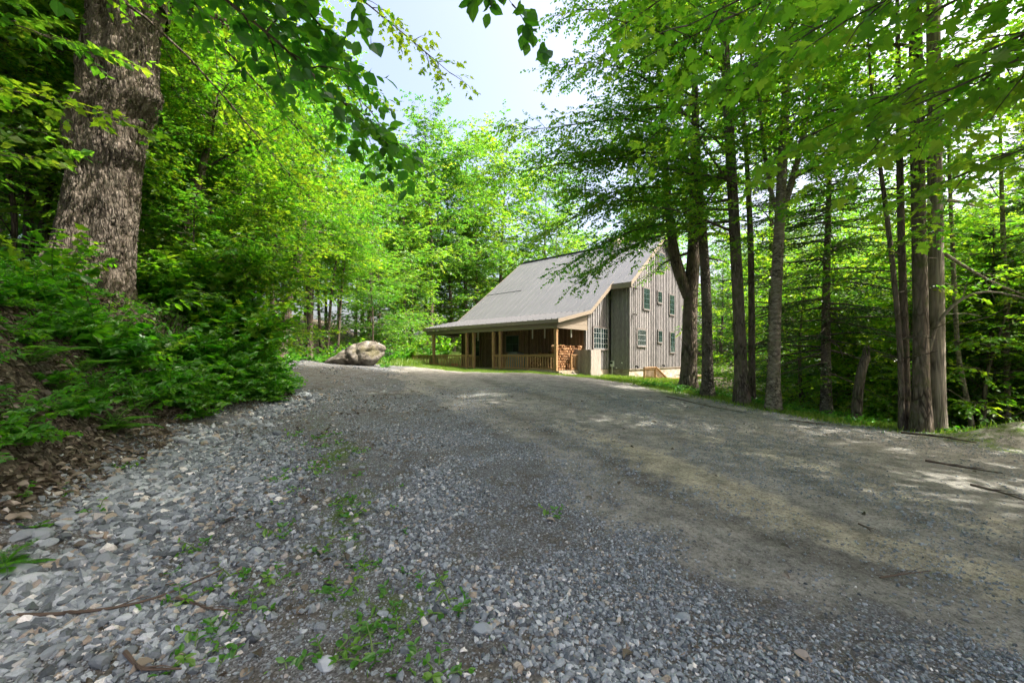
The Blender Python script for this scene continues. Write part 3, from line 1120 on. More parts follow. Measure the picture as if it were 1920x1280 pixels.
def window(plane, fixed, a0, a1, z0, z1, cols, rows, fr=.09, parent=house, frame=None):
    """a framed window standing 5 cm proud of a wall facing -u or -v"""
    if a1 < a0:
        a0, a1 = a1, a0
    if z1 < z0:
        z0, z1 = z1, z0

    def bx(m, s0, s1, y0, y1, t0, t1, a=.5):
        if plane == 'v':
            m.box(s0, s1, fixed - y1, fixed - y0, t0, t1, a)
        else:
            m.box(fixed - y1, fixed - y0, s0, s1, t0, t1, a)
    m = MB()
    bx(m, a0 - fr, a0, .0, .06, z0 - fr, z1 + fr)
    bx(m, a1, a1 + fr, .0, .06, z0 - fr, z1 + fr)
    bx(m, a0, a1, .0, .06, z1, z1 + fr)
    bx(m, a0 - .03, a1 + .03, .0, .085, z0 - fr - .02, z0 - .001)
    w = m.build('window', frame or M['casing'], parent)
    m = MB()
    s = .035
    bx(m, a0, a0 + s, .035, .05, z0, z1)
    bx(m, a1 - s, a1, .035, .05, z0, z1)
    bx(m, a0 + s, a1 - s, .035, .05, z0, z0 + s)
    bx(m, a0 + s, a1 - s, .035, .05, z1 - s, z1)
    for k in range(1, cols):
        c = a0 + (a1 - a0) * k / cols
        ww = .028 if (cols == 6 and k == 3) else .013
        bx(m, c - ww, c + ww, .038, .049, z0 + s, z1 - s)
    for k in range(1, rows):
        c = z0 + (z1 - z0) * k / rows
        bx(m, a0 + s, a1 - s, .039, .048, c - .011, c + .011)
    m.build('sash', M['muntin'] if cols > 2 else M['sash'], w)
    m = MB()
    bx(m, a0 + s * .5, a1 - s * .5, .031, .037, z0 + s * .5, z1 - s * .5)
    m.build('pane', M['glass'], w)
    return w


Z1 = lambda zx, zy: (740 + zx / 3.2, 420 + zy / 3.2)
for (x0, x1, y0, y1, c, r2) in ((1488, 1524, 388, 510, 2, 4), (1574, 1598, 408, 472, 2, 2), (1644, 1672, 428, 542, 2, 4), (1580, 1613, 178, 278, 2, 3),
                                (1452, 1502, 634, 730, 4, 3), (1576, 1599, 642, 708, 1, 2), (1648, 1675, 652, 768, 2, 4)):
    xm, ym = (x0 + x1) / 2, (y0 + y1) / 2
    ua, _ = on_v(*Z1(x0, ym), 0)
    ub, _ = on_v(*Z1(x1, ym), 0)
    _, za = on_v(*Z1(xm, y0), 0)
    _, zb_ = on_v(*Z1(xm, y1), 0)
    window('v', -.031, ua, ub, zb_, za, c, r2)
ua, _ = on_v(*Z1(1188, 690), 1.43)
ub, _ = on_v(*Z1(1274, 690), 1.43)
_, za = on_v(*Z1(1230, 624), 1.43)
_, zb_ = on_v(*Z1(1230, 748), 1.43)
window('v', 1.399, ua, ub, zb_, za, 6, 4)
va, _ = on_u(950, 640, -3)
vb, _ = on_u(974, 640, -3)
window('u', -3.031, va, vb, 1.85, 3.05, 2, 2, frame=M['siding_dark'])
window('u', -3.031, 11.0, 11.9, 1.6, 3.0, 2, 2, frame=M['siding_dark'])
# porch door
m = MB()
m.box(-3.075, -3.032, 9.25, 10.25, .76, 2.85, .25)
m.box(-3.09, -3.032, 9.12, 9.25, .76, 2.98, .7)
m.box(-3.09, -3.032, 10.25, 10.38, .76, 2.98, .7)
m.box(-3.09, -3.032, 9.25, 10.25, 2.85, 2.98, .7)
dr = m.build('door', M['siding_dark'], house)
m = MB()
m.tube([(-3.08, 9.35, 1.75), (-3.14, 9.35, 1.75), (-3.14, 9.42, 1.75)], .02, 8)
m.build('handle', M['dark'], dr)
# things fixed to the walls: lamps on the siding, the meter, vents, chimney
def floodlight(u, v, z, white=False):
    m = MB()
    m.box(u - .05, u + .05, v - .05, v, z - .05, z + .05)
    for sx in (-.09, .09):
        m.tube([(u, v - .05, z), (u + sx, v - .13, z - .02), (u + sx * 1.2, v - .24, z - .07)], [.018, .05, .075], 8)
    m.build('floodlight', M['white'] if white else M['frame'], house)
floodlight(*[on_v(*Z1(1426, 538), 0)[0], -.031, on_v(*Z1(1426, 538), 0)[1]])
floodlight(*[on_v(*Z1(1432, 384), 0)[0], -.031, on_v(*Z1(1432, 384), 0)[1]])
for (zx, zy) in ((1444, 852), (1603, 846)):
    u_, z_ = on_v(*Z1(zx, zy), 0)
    m = MB()
    m.tube([(u_, -.03, z_), (u_, -.16, z_ + .02), (u_, -.2, z_ - .12)], [.05, .05, .06], 8)
    m.build('dryer_vent', M['dark'], house)
m = MB()
v_, z_ = on_u(*Z1(1362, 378), 0)
for s in (-.1, .1):
    m.tube([(-.03, v_, z_), (-.12, v_ + s, z_), (-.2, v_ + s * 1.6, z_ - .05)], [.03, .06, .08], 8)
m.build('floodlight', M['white'], house)
v_, z_ = on_u(*Z1(1309, 826), 0)
m = MB()
m.box(-.15, -.03, v_ - .12, v_ + .12, z_ - .32, z_ + .05)
m.tube([(-.09, v_, z_ - .32), (-.09, v_, FL - .5)], .03, 8)
mt = m.build('meter_box', M['white'], house)
m = MB()
m.tube([(-.15, v_, z_ - .06), (-.25, v_, z_ - .06), (-.26, v_, z_ - .06)], [.085, .085, .06], 14)
m.build('dial', M['glass'], mt)
for zx, zy in ((1333, 862), (1366, 832)):
    v_, z_ = on_u(*Z1(zx, zy), 0)
    m = MB()
    m.tube([(-.03, v_, z_), (-.07, v_, z_)], .045, 8)
    m.build('outlet', M['white'], house)
m = MB()
m.box(4.6, 5.45, 3.3, 4.15, 9.6, 10.95)
m.box(4.53, 5.52, 3.23, 4.22, 10.95, 11.06)
m.build('chimney', M['foundation'], house)
m = MB()
m.tube([(3.3, .95, roof_z(3.3) - .05), (3.3, .95, roof_z(3.3) + .75)], .05, 8)
m.tube([(3.3, .95, roof_z(3.3) - .02), (3.3, .95, roof_z(3.3) + .1)], [.13, .06], 8)
m.build('vent_pipe', M['white'], house)
# short braces hanging under the porch beam
for (px, py) in ((897, 628), (999, 632), (1022, 628)):
    v_, _ = on_u(px, py, -4.2)
    m = MB()
    m.box(-4.26, -4.2, v_ - .03, v_ + .03, 2.72, 3.40, .8)
    m.build('hook_post', M['white'], house)
m = MB()
m.box(-4.3, -4.24, 1.6, 1.66, 2.72, 3.40, .8)
m.build('hook_post', M['white'], house)


def hw(u, v, z=0.0):
    return np.array([HC[0] + dU[0] * u + dV[0] * v, HC[1] + dU[1] * u + dV[1] * v, z])


# --- weathered plank screen by the steps
e = thing('plank_screen', 'tall weathered plank corner screen standing beside the porch steps', 'screen', hw(-2.9, .35), HA)
g0 = float(H(*hw(-2.9, .35)[:2]))
pu0, _ = on_v(1108, 690, .35)
pu1, _ = on_v(1125, 690, .35)
m = MB()
k = 0
uu = pu0
while uu < pu1 - .02:
    m.box(uu + 2.9, uu + 2.9 + .175, -.02, .02, g0 - .1, 1.95 + .02 * (k % 3), [.9, .75, .95, .8, .6][k % 5])  # paler board tones paint the sunlight onto this gable-side face
    uu += .18
    k += 1
m.build('board_panel', M['panel'], e)
m = MB()
for k in range(8):
    m.box(pu0 + 2.9 - .04, pu0 + 2.9, .03 + .175 * k, .03 + .175 * k + .17, g0 - .1, 1.98 + .03 * math.sin(k * 4), [.2, .5, .35, .15, .45, .3, .5, .25][k])  # darker board tones paint the shade onto this front-facing side
m.build('board_panel', M['panel'], e)

# --- lower deck railing to the right of the gable
g1 = .75
e = thing('deck_railing', 'brown wooden stair railing in front of the stone foundation', 'railing', HC, HA)
uA, zA = on_v(*Z1(1497, 860), -1.2)
uB, _ = on_v(*Z1(1563, 860), -1.2)
uC, zC = on_v(*Z1(1630, 920), -1.2)
uD, zD = on_v(*Z1(1850, 912), -1.2)
zA_ = zA - .92
railing('railing', e, (uA, -1.2), (uB, -1.2), z=zA_, posts=(0.0, uB - uA))
railing('railing', e, (uB + .06, -1.2), (uC, -1.2), z=zA_, z2=zC - .92, h0=.35)
railing('railing', e, (uB + .1, -1.5), (uD, -1.5), z=zC - .98, posts=(0.0, (uD - uB) * .38, (uD - uB) * .75))

# --- firewood
logs = []
for k in range(4):
    r_ = np.random.default_rng(40 + k)
    m = MB()
    n = [5, 4, 3, 6][k]
    th = np.sort(np.arange(n) * 2 * pi / n + r_.uniform(-.3, .3, n))
    rr = .076 * r_.uniform(.8, 1.12, n)
    Lg = .42
    ring = lambda x: np.stack([np.full(n, x), rr * np.cos(th), rr * np.sin(th)], -1)
    Vv = np.vstack([ring(-Lg / 2), ring(Lg / 2), [(-Lg / 2 - .004, 0, 0)], [(Lg / 2 + .004, 0, 0)]])
    T_ = [(2 * n, (q + 1) % n, q) for q in range(n)] + [(2 * n + 1, n + q, n + (q + 1) % n) for q in range(n)]
    m.add(Vv, T=T_, Q=[(q, (q + 1) % n, n + (q + 1) % n, n + q) for q in range(n)], a=[.35, .6, .8, .5][k])
    logs.append(mesh('log', m.V[0], np.array(m.T[0]), np.array(m.Q[0]), None or NT('x').m, m.A[0]))
t = NT('firewood')
n_ = t.noise(t.coords((4, 30, 30)), 1.5, 4)
oi = t.n('ObjectInfo').outputs['Random']
col = t.mix(.65, t.ramp(n_, [(.3, (.16, .08, .035)), (.7, (.40, .21, .09))]), t.ramp(oi, [(0, (.04, .02, .010)), (.4, (.135, .06, .025)), (.75, (.22, .11, .046)), (1, (.34, .22, .12))]))
M['firewood'] = t.principled(col, .9)
for me in logs:
    me.materials.clear()
    me.materials.append(M['firewood'])
ca, cb = 0, 0
for i in range(16):           # stack across the gable end: ends face the steps
    for j in range(10):
        if j == 9 and i % 5 in (1, 2):
            continue
        p = hw(-5.78 + i * .162 + .02 * random.uniform(-1, 1), 1.72 + random.uniform(-.02, .04), .83 + j * .148)
        o = obj('firewood_log', logs[(i * 7 + j * 3) % 4], None, p, HA + pi / 2)
        o.rotation_euler = (random.uniform(0, 6.28), 0, HA + pi / 2 + random.uniform(-.05, .05))
        tag(o, 'split log in the tall firewood stack closing the porch end', 'firewood', 'firewood stacked at the porch end')
for i in range(19):           # lower stack along the back wall
    for j in range(7 if i < 14 else 6):
        p = hw(-3.75 + random.uniform(-.03, .03), 2.25 + i * .165, .83 + j * .15 + (.10 if i < 9 else 0))
        o = obj('firewood_log', logs[(i * 5 + j * 3) % 4], None, p, HA)
        o.rotation_euler = (random.uniform(0, 6.28), 0, HA + random.uniform(-.06, .06))
        tag(o, 'split log in the low firewood stack along the porch wall', 'firewood', 'firewood stacked along the porch wall')

# --- things on the porch
e = thing('covered_grill', 'grey tarp covered grill beside the woodpile on the porch', 'grill', hw(-4.0, 6.35, .75), HA)
m = MB()
prof = [(-.65, 0, .30), (-.62, .55, .33), (-.5, .98, .30), (-.3, 1.12, .22), (.3, 1.12, .22), (.52, .98, .30), (.62, .55, .33), (.66, 0, .34)]
for k in range(len(prof) - 1):
    a_, b_ = prof[k], prof[k + 1]
    m.hexa([(-a_[2], a_[0], 0), (a_[2], a_[0], 0), (b_[2], b_[0], 0), (-b_[2], b_[0], 0), (-a_[2], a_[0], max(.02, a_[1])), (a_[2], a_[0], max(.02, a_[1])), (b_[2], b_[0], max(.02, b_[1])), (-b_[2], b_[0], max(.02, b_[1]))])
m.build('cover', M['tarp'], e)
e = thing('garden_chair', 'bright green slatted chair behind the far left railing', 'chair', hw(-5.3, 13.9, .75), HA + 2.6)
m = MB()
for k in range(5):
    m.box(-.26, .26, -.25 + k * .105, -.25 + k * .105 + .09, .38, .405)
m.build('seat', M['greenpaint'], e)
m = MB()
for k in range(5):
    m.hexa([(-.26 + k * .105, .26, .3), (-.17 + k * .105, .26, .3), (-.17 + k * .105, .285, .3), (-.26 + k * .105, .285, .3),
            (-.28 + k * .112, .48, .98 - .03 * abs(k - 2)), (-.18 + k * .112, .48, .98 - .03 * abs(k - 2)), (-.18 + k * .112, .50, .98 - .03 * abs(k - 2)), (-.28 + k * .112, .50, .98 - .03 * abs(k - 2))])
m.build('backrest', M['greenpaint'], e)
for sx in (-.29, .25):
    for sy in (-.25, .25):
        m = MB()
        m.box(sx, sx + .04, sy, sy + .06, 0, .58)
        m.build('leg', M['greenpaint'], e)
    m = MB()
    m.box(sx - .04, sx + .08, -.3, .36, .58, .605)
    m.build('armrest', M['greenpaint'], e)
for i, (vv, uu, lab) in enumerate(((13.2, -5.75, 'red tub beside the corner post, the larger of two'), (11.0, -5.6, 'red tub behind the railing right of the corner post'))):
    m = MB()
    th = np.arange(15) * 2 * pi / 14
    m.tube([(0, 0, 0), (0, 0, .28), (0, 0, .30), (0, 0, .28), (0, 0, .04)], [.2, .27, .28, .25, .18], 16)
    o = m.build('tub', M['redpaint'], None, loc=hw(uu, vv, .752))
    if i == 0:
        o.scale = (1.25, 1.25, 1.05)
    tag(o, lab, 'tub')

# --- boulder
m = MB()
NB, NR = 96, 48
th = np.linspace(0, 2 * pi, NB, endpoint=False)
phs = np.linspace(-.5 * pi, .5 * pi, NR)
TH_, PH_ = np.meshgrid(th, phs)
dx, dy, dz = np.cos(PH_) * np.cos(TH_), np.cos(PH_) * np.sin(TH_), np.sin(PH_)
rb = 1 + .12 * fbm(dx * 1.4 + 3, dy * 1.4, dz * 1.4, 4, 6) + .05 * fbm(dx * 5, dy * 5, dz * 5, 4, 8)
bx_, by_, bz_ = dx * rb * 1.55, dy * rb * 1.15, dz * rb * .82
bz_ = bz_ + .34 * np.clip((bx_ + .2) / 1.5, -1, 1) * (1 - .5 * np.abs(dz))
# sloping cleft on the left front, undercut foot
bz_ = np.where(dz > .0, bz_ - .42 * sst(.5, -1.3, bx_) * np.clip(dz * 1.5, 0, 1), bz_)
crease = np.exp(-((bx_ + .05 + .75 * bz_) / .09) ** 2) * (by_ < 0) + .8 * np.exp(-((bx_ - .45 + .35 * bz_) / .06) ** 2) * (by_ < 0)
by_ = by_ + .17 * crease
over = sst(.0, -.5, bz_)
by_ = by_ * (1 - .22 * over)
Vb = np.stack([bx_, by_, bz_], -1).reshape(-1, 3)
ia, ja = np.meshgrid(np.arange(NR - 1), np.arange(NB), indexing='ij')
Qb = np.stack([ia * NB + ja, ia * NB + (ja + 1) % NB, (ia + 1) * NB + (ja + 1) % NB, (ia + 1) * NB + ja], -1).reshape(-1, 4)
bp = W(664, 667, 22.5)
gz = float(H(bp[0], bp[1]))
o = obj('boulder', mesh('boulder', Vb, None, Qb, M['boulder'], None, True), None, (bp[0], bp[1], gz + .38), R(8))
tag(o, 'large rounded tan boulder at the far edge of the driveway', 'boulder')

# --- neighbour's house glimpsed low between the right hand trunks
nb = np.array([34.0, 44.0])
ng = float(H(*nb))
e = thing('cottage', 'pale grey cottage glimpsed low between the trunks on the right', 'house', (nb[0], nb[1], ng), R(-20))
m = MB()
m.box(-5, 5, -3.5, 3.5, -.5, 2.7)
m.hexa([(-5, -3.5, 2.71), (5, -3.5, 2.71), (5, 3.5, 2.71), (-5, 3.5, 2.71), (-5, -.02, 4.6), (5, -.02, 4.6), (5, .02, 4.6), (-5, .02, 4.6)])
wl_ = m.build('wall', M['siding'], e)
m = MB()
for s in (-1, 1):
    m.hexa([(-5.4, s * 4.0, 2.45), (5.4, s * 4.0, 2.45), (5.4, 0, 4.75), (-5.4, 0, 4.75), (-5.4, s * 4.0, 2.6), (5.4, s * 4.0, 2.6), (5.4, 0, 4.9), (-5.4, 0, 4.9)])
m.build('roof', M['white'], e)
for x_ in (-3.2, 0, 3.2):
    m = MB()
    m.box(x_ - .5, x_ + .5, -3.56, -3.50, .9, 2.2)
    w_ = m.build('window', M['white'], e)
    m = MB()
    m.box(x_ - .42, x_ + .42, -3.575, -3.562, .98, 2.12)
    m.build('pane', M['glass'], w_)
wp = W(1627, 787, 12.5)
o = obj('rock', rock_me[3], None, (wp[0], wp[1], float(H(wp[0], wp[1])) + .1))
o.scale = (.2, .2, .2)
tag(o, 'pale rock at the foot of the dark leaning snag', 'rock')
# ------------------------------------------------------------------ the old maple
def big_maple():
    yB = 9.0
    K = F0 / yB
    prof = [(720, 130, 300), (640, 134, 280), (600, 140, 250), (575, 144, 232), (550, 148, 216), (500, 160, 192), (450, 175, 168), (370, 187, 147), (300, 194, 132), (240, 193, 152),
            (190, 205, 158), (150, 218, 166), (100, 215, 164), (50, 217, 156), (0, 219, 152), (-60, 222, 158), (-120, 226, 166)]
    pz = np.array([CAMZ + (HY - p[0]) / K for p in prof])
    pc = np.array([(p[1] - CX) / K for p in prof]) * 9.75 / 9
    pr = np.array([p[2] / 2 / K for p in prof]) * .70 * 9.75 / 9
    nz, nt = 420, 300
    z = np.linspace(pz[0], pz[-1], nz)
    cx, rr = np.interp(z, pz, pc), np.interp(z, pz, pr)
    cx = cx + .03 * np.clip(z - 3, 0, 9)
    for _ in range(6):
        cx[1:-1] = (cx[:-2] + cx[1:-1] * 2 + cx[2:]) / 4
        rr[1:-1] = (rr[:-2] + rr[1:-1] * 2 + rr[2:]) / 4
    th = np.linspace(0, 2 * pi, nt, endpoint=False)
    TT, ZZ = np.meshgrid(th, z)
    c, s = np.cos(TT), np.sin(TT)
    tw = TT + .12 * (ZZ - 3)
    h = ZZ - pz[4]
    Rr = rr[:, None] * (1 + .05 * np.sin(3 * tw + 1) + .035 * np.sin(5 * tw + .6 * ZZ))
    Rr = Rr * (1 + .22 * np.exp(-np.clip(h + .4, 0, 9) / .55) * np.clip(np.sin(4 * TT + .7), 0, 1))
    Rr = Rr + .05 * fbm(c * 1.3, s * 1.3, ZZ * .9, 3, 3)

    def burl(zc, tc, amp, wz, wt):
        dt = (TT - tc + pi) % (2 * pi) - pi
        return amp * np.exp(-((ZZ - zc) / wz) ** 2 - (dt / wt) ** 2)
    Rr = Rr + burl(CAMZ + (HY - 245) / K, pi * 1.02, .40, .26, .42) + burl(CAMZ + (HY - 265) / K, -.25, .17, .26, .5) + burl(CAMZ + (HY - 150) / K, -.1, .13, .3, .5)
    Rr = Rr + burl(CAMZ + (HY - 175) / K, -1.6, .10, .3, .5) + burl(CAMZ + (HY - 265) / K, -1.2, .10, .3, .5) - burl(CAMZ + (HY - 60) / K, -1.45, .20, 1.3, .16)
    wq = .35 * vnoise(c * 3, s * 3, ZZ * 2.5, 8)
    rid = np.abs(vnoise(c * 9 + wq, s * 9 + wq, ZZ * 2.1 + wq, 14))
    rid2 = np.abs(vnoise(c * 20 + wq, s * 20, ZZ * 6, 15))
    Rr = Rr + .085 * (np.minimum(rid, .35) ** .6 * 1.4 - .4) * (.75 + .5 * vnoise(c * 2, s * 2, ZZ * .7, 17)) + .036 * (np.minimum(rid2, .4) ** .7 * 1.3 - .35) + .022 * fbm(c * 22, s * 22, ZZ * 7, 2, 16)
    X = cx[:, None] + Rr * c
    Y = yB + .75 + Rr * s * .95
    V = np.stack([X, Y, ZZ], -1).reshape(-1, 3)
    i, j = np.meshgrid(np.arange(nz - 1), np.arange(nt), indexing='ij')
    Qd = np.stack([i * nt + j, i * nt + (j + 1) % nt, (i + 1) * nt + (j + 1) % nt, (i + 1) * nt + j], -1).reshape(-1, 4)
    T = Tree(5, .105, clear)
    T.wood.add(V, Q=Qd)
    top = np.array([cx[-1], yB + .75, z[-1]])
    st = []
    for (dx, dy, H1, r0) in ((-.25, .2, 8.5, .45), (.45, .1, 9.0, .48), (.1, .9, 8, .4)):
        P = densify([top + (dx * .5, dy * .5, -.8), top + (dx * 1.4, dy, 1.5), top + (dx * 3.0, dy * 2, H1 * .6), top + (dx * 3.6, dy * 3, H1)], 14)
        rads = np.linspace(r0, .07, 14)
        T.stem(P, rads, 14)
        T.crown(P, rads, .05, 1.0, 17, 4.6, el=(.0, 1.0), bend=-.5, sec_len=1.5, nl=7, step=.4, az_bias=(-.5, .4), tw_len=.5)
    base = np.array([cx[0], yB + .75, float(H(cx[0], yB + .75))])
    t = T.finish('old_maple_tree', 'massive old maple with burled furrowed trunk on the left bank', 'tree', base, M['bark_big'], M['leaf'], T_DIA)
    return t


big_maple()


def broadleaf(name, label, pix, Y, w_px, H_top, seed, crown, bark='bark', extra=(), leaf=.118, lean=(0, 0), limbs=28, L=3.8, z0=.36, mat='leaf', group=None, top_r=.05, mask=clear, el=(.05, 1.0), nl=8, **kw):
    P = stem_pts(pix, Y)
    top = P[-1]
    dirv = unit(P[-1] - P[-2])
    n_up = H_top - top[2]
    Pf = densify(np.vstack([P, top + np.array([dirv[0] * n_up * .4 + lean[0], lean[1], n_up * .5]), top + np.array([dirv[0] * n_up * .6 + lean[0] * 1.6, lean[1] * 1.6, n_up])]), 22)
    r0 = w_px / 2 / F0 * Y * cosx(pix[0][0])
    t = np.linspace(0, 1, 22)
    rad = r0 * (1 - .25 * np.clip(t / .5, 0, 1)) * (1 - .9 * np.clip((t - .5) / .5, 0, 1)) + .02 + r0 * .7 * np.exp(-t * 34)
    T = Tree(seed, leaf, mask)
    T.stem(Pf, rad, 14)
    args = dict(sec_len=1.4, nl=nl, tw_len=.48)
    args.update(kw)
    T.crown(Pf, rad, z0, 1.0, limbs, L, el=el, **args)
    for q in range(7):          # dead stubs and bare twigs low on the trunk
        i = int(T.r.integers(3, 10))
        a = T.r.random() * 6.28
        d = np.array([math.cos(a), math.sin(a), .1 + .4 * T.r.random()])
        l = T.r.uniform(.15, 1.1)
        T.wood.tube([Pf[i], Pf[i] + d * (rad[i] + l * .6), Pf[i] + d * (rad[i] + l) + UP * T.r.uniform(-.25, .15)], [.02, .012, .004], 5)
    for (lp, dY, r1, kk) in extra:
        Q_ = densify([W(a, b, Y + dY * q / max(1, len(lp) - 1)) for q, (a, b) in enumerate(lp)], 9)
        if kk == 'stem':
            T.stem(Q_, np.linspace(r1, r1 * .6, 9), 10)
            ext = Q_[-1] + np.cumsum(np.tile(unit(Q_[-1] - Q_[-2]) * 1.1 + UP * .25, (7, 1)), 0)
            Pe = np.vstack([Q_[-1:], ext])
            re = np.linspace(r1 * .6, .02, 8)
            T.stem(Pe, re, 8)
            T.crown(Pe, re, 0, 1, 12, L * .8, el=el, **args)
        elif kk == 'dead':
            T.wood.tube(Q_, np.linspace(r1, r1 * .25, 9), 6)
        else:
            a2 = {q: v for q, v in args.items() if q != 'az_bias'}
            a2.update(kk)
            T.mask = None
            T.limb(Q_, r1, **a2)
            T.mask = mask
    print(name, T.L.count())
    return T.finish(name, label, 'tree', P[0], M[bark], M[mat], T_DIA, group)


# right hand row along the driveway, near the house first
broadleaf('maple_tree', 'forked dark maple whose trunk splits before the house corner', [(1290, 729), (1293, 640), (1294, 560), (1300, 500), (1303, 420), (1302, 330)], 18, 30, 14, 21, None,
          extra=[([(1292, 555), (1268, 500), (1257, 430), (1253, 380)], .4, .27, 'stem')], limbs=26, L=3.0, z0=.42)
broadleaf('beech_tree', 'slim rough barked tree with long boughs reaching over the roof', [(1327, 745), (1326, 640), (1325, 560), (1318, 440), (1308, 340), (1306, 250)], 16, 20, 15, 22, None, bark='bark_rough', leaf=.125, az_bias=(pi, .4),
          extra=[([(1310, 385), (1240, 374), (1190, 382), (1150, 376), (1105, 352), (1060, 345)], 1.0, .06, dict(sec_len=2.3, start=.1, droop=.5, tw_len=.55, step=.22)),
                 ([(1306, 420), (1262, 416), (1215, 421), (1180, 432), (1140, 452), (1100, 470), (1065, 500)], 1.2, .065, dict(sec_len=2.0, start=.15, droop=.7, tw_len=.5, tw_step=.2, step=.22, nl=9)),
                 ([(1307, 330), (1240, 305), (1170, 288), (1100, 282), (1030, 290)], .8, .06, dict(sec_len=2.2, start=.1, droop=.45, step=.22)),
                 ([(1306, 270), (1230, 225), (1150, 215), (1080, 235), (1000, 248), (950, 240)], .5, .06, dict(sec_len=2.0, start=.1, droop=.5, step=.22)),
                 ([(1306, 432), (1262, 436), (1215, 446), (1165, 468), (1125, 500), (1085, 530)], .5, .04, dict(sec_len=1.5, start=.25, droop=.8, step=.2, tw_len=.4, nl=9)),
                 ([(1308, 360), (1250, 350), (1180, 345), (1110, 385), (1060, 420), (1020, 440)], .2, .05, dict(sec_len=2.1, start=.15, droop=.7, step=.22, tw_len=.5, nl=9)),
                 ([(1306, 300), (1220, 290), (1120, 300), (1020, 310), (930, 330), (880, 350)], 1.6, .05, dict(sec_len=2.1, start=.2, droop=.6, step=.24, tw_len=.55)),
                 ([(1306, 120), (1240, 60), (1160, 20), (1085, 10), (1045, 30)], -.8, .05, dict(sec_len=1.8, start=.1, droop=.5, step=.22)),
                 ([(1306, 240), (1240, 160), (1160, 120), (1085, 110), (1040, 130)], -.5, .06, dict(sec_len=2.0, start=.1, droop=.4, step=.22))],
          limbs=34, L=4.4, z0=.5)
broadleaf('maple_tree', 'straight dark trunk, thickest of the pair right of the house', [(1391, 762), (1388, 640), (1380, 480), (1372, 330), (1366, 230)], 14.5, 22, 23, 23, None, limbs=46, L=4.6, z0=.26, az_bias=(pi, .4))
broadleaf('maple_tree', 'slender pale trunk close behind the straight dark trunk', [(1409, 766), (1410, 640), (1408, 460), (1402, 330), (1396, 240)], 15.2, 12, 14, 24, None, limbs=20, L=2.8, z0=.42)
broadleaf('birch_tree', 'rough banded tree forking at mid height into two limbs', [(1450, 772), (1452, 640), (1456, 520), (1462, 415)], 13.5, 22, 17, 25, None, bark='bark_birch',
          extra=[([(1462, 415), (1448, 380), (1434, 300), (1424, 200), (1418, 120)], .3, .07, 'stem'),
                 ([(1462, 415), (1482, 350), (1500, 290), (1512, 220), (1520, 130)], -.2, .11, 'stem'),
                 ([(1492, 330), (1530, 310), (1562, 288)], .3, .06, dict(sec_len=1.2)),
                 ([(1452, 420), (1430, 395), (1408, 360)], -.2, .03, dict(sec_len=1.0))], limbs=20, L=3.0, z0=.5)
broadleaf('young_maple', 'thin dark sapling, left of the two beside the big twin trunks', [(1691, 800), (1688, 640), (1672, 480), (1660, 380), (1648, 300)], 10.3, 9, 9.5, 26, None, limbs=16, L=2.2, z0=.35)
broadleaf('young_maple', 'straight dark pole of a maple close beside the big twin trunks', [(1700, 800), (1697, 640), (1690, 460), (1686, 250)], 10.4, 14, 13, 27, None, limbs=18, L=2.6, z0=.42)
broadleaf('maple_tree', 'thick dark trunk standing against the pale dead trunk', [(1727, 800), (1728, 640), (1722, 400), (1718, 200), (1716, 0)], 10, 28, 26, 28, None, limbs=50, L=4.8, z0=.27, leaf=.12)


def snag(name, label, pix, Y, w, branches, seed, bark='snag', jag=True):
    P = densify(stem_pts(pix, Y), 16)
    r0 = w / 2 / F0 * Y * cosx(pix[0][0])
    T = Tree(seed)
    T.stem(P, np.linspace(r0 * 1.05, r0 * .85, 16) + r0 * .4 * np.exp(-np.arange(16) * 1.2), 16)
    for k in range(5):
        a = k * 1.26
        q = P[-1] + np.array([math.cos(a), math.sin(a), 0]) * r0 * .5
        T.wood.tube([q - UP * .1, q + UP * (.15 + .3 * T.r.random())], [r0 * .4, .01], 5)
    for b, dY, r1 in branches:
        Q_ = densify([W(a, c, Y + dY * q / (len(b) - 1)) for q, (a, c) in enumerate(b)], 12)
        T.wood.tube(Q_, np.linspace(r1, r1 * .3, 12), 7)
        for k in (4, 6, 8, 10):
            d = unit(T.r.normal(size=3) + unit(Q_[-1] - Q_[0]) * 1.2)
            T.wood.tube([Q_[k], Q_[k] + d * .35, Q_[k] + d * .6 - UP * .08], [r1 * .3, r1 * .18, .004], 4)
    return T.finish(name, label, 'dead tree', P[0], M[bark], None)


snag('dead_tree', 'pale barkless dead trunk with bent bare branches', [(1757, 803), (1757, 640), (1754, 420), (1751, 200), (1750, 60), (1749, -90)], 10.3, 32,
     [([(1760, 375), (1800, 378), (1835, 388), (1862, 390)], .4, .05), ([(1762, 470), (1800, 495), (1860, 530), (1925, 555), (1990, 575)], .5, .045),
      ([(1742, 658), (1752, 610), (1790, 565), (1840, 540), (1880, 548), (1930, 562)], -1.0, .05), ([(1740, 290), (1730, 300), (1762, 308)], -.5, .04)], 31)
snag('dead_tree', 'short dark broken trunk leaning right among the conifers', [(1605, 795), (1608, 740), (1616, 690), (1624, 668)], 12.2, 22, [([(1620, 690), (1600, 740), (1598, 800)], .2, .03)], 32, 'bark')


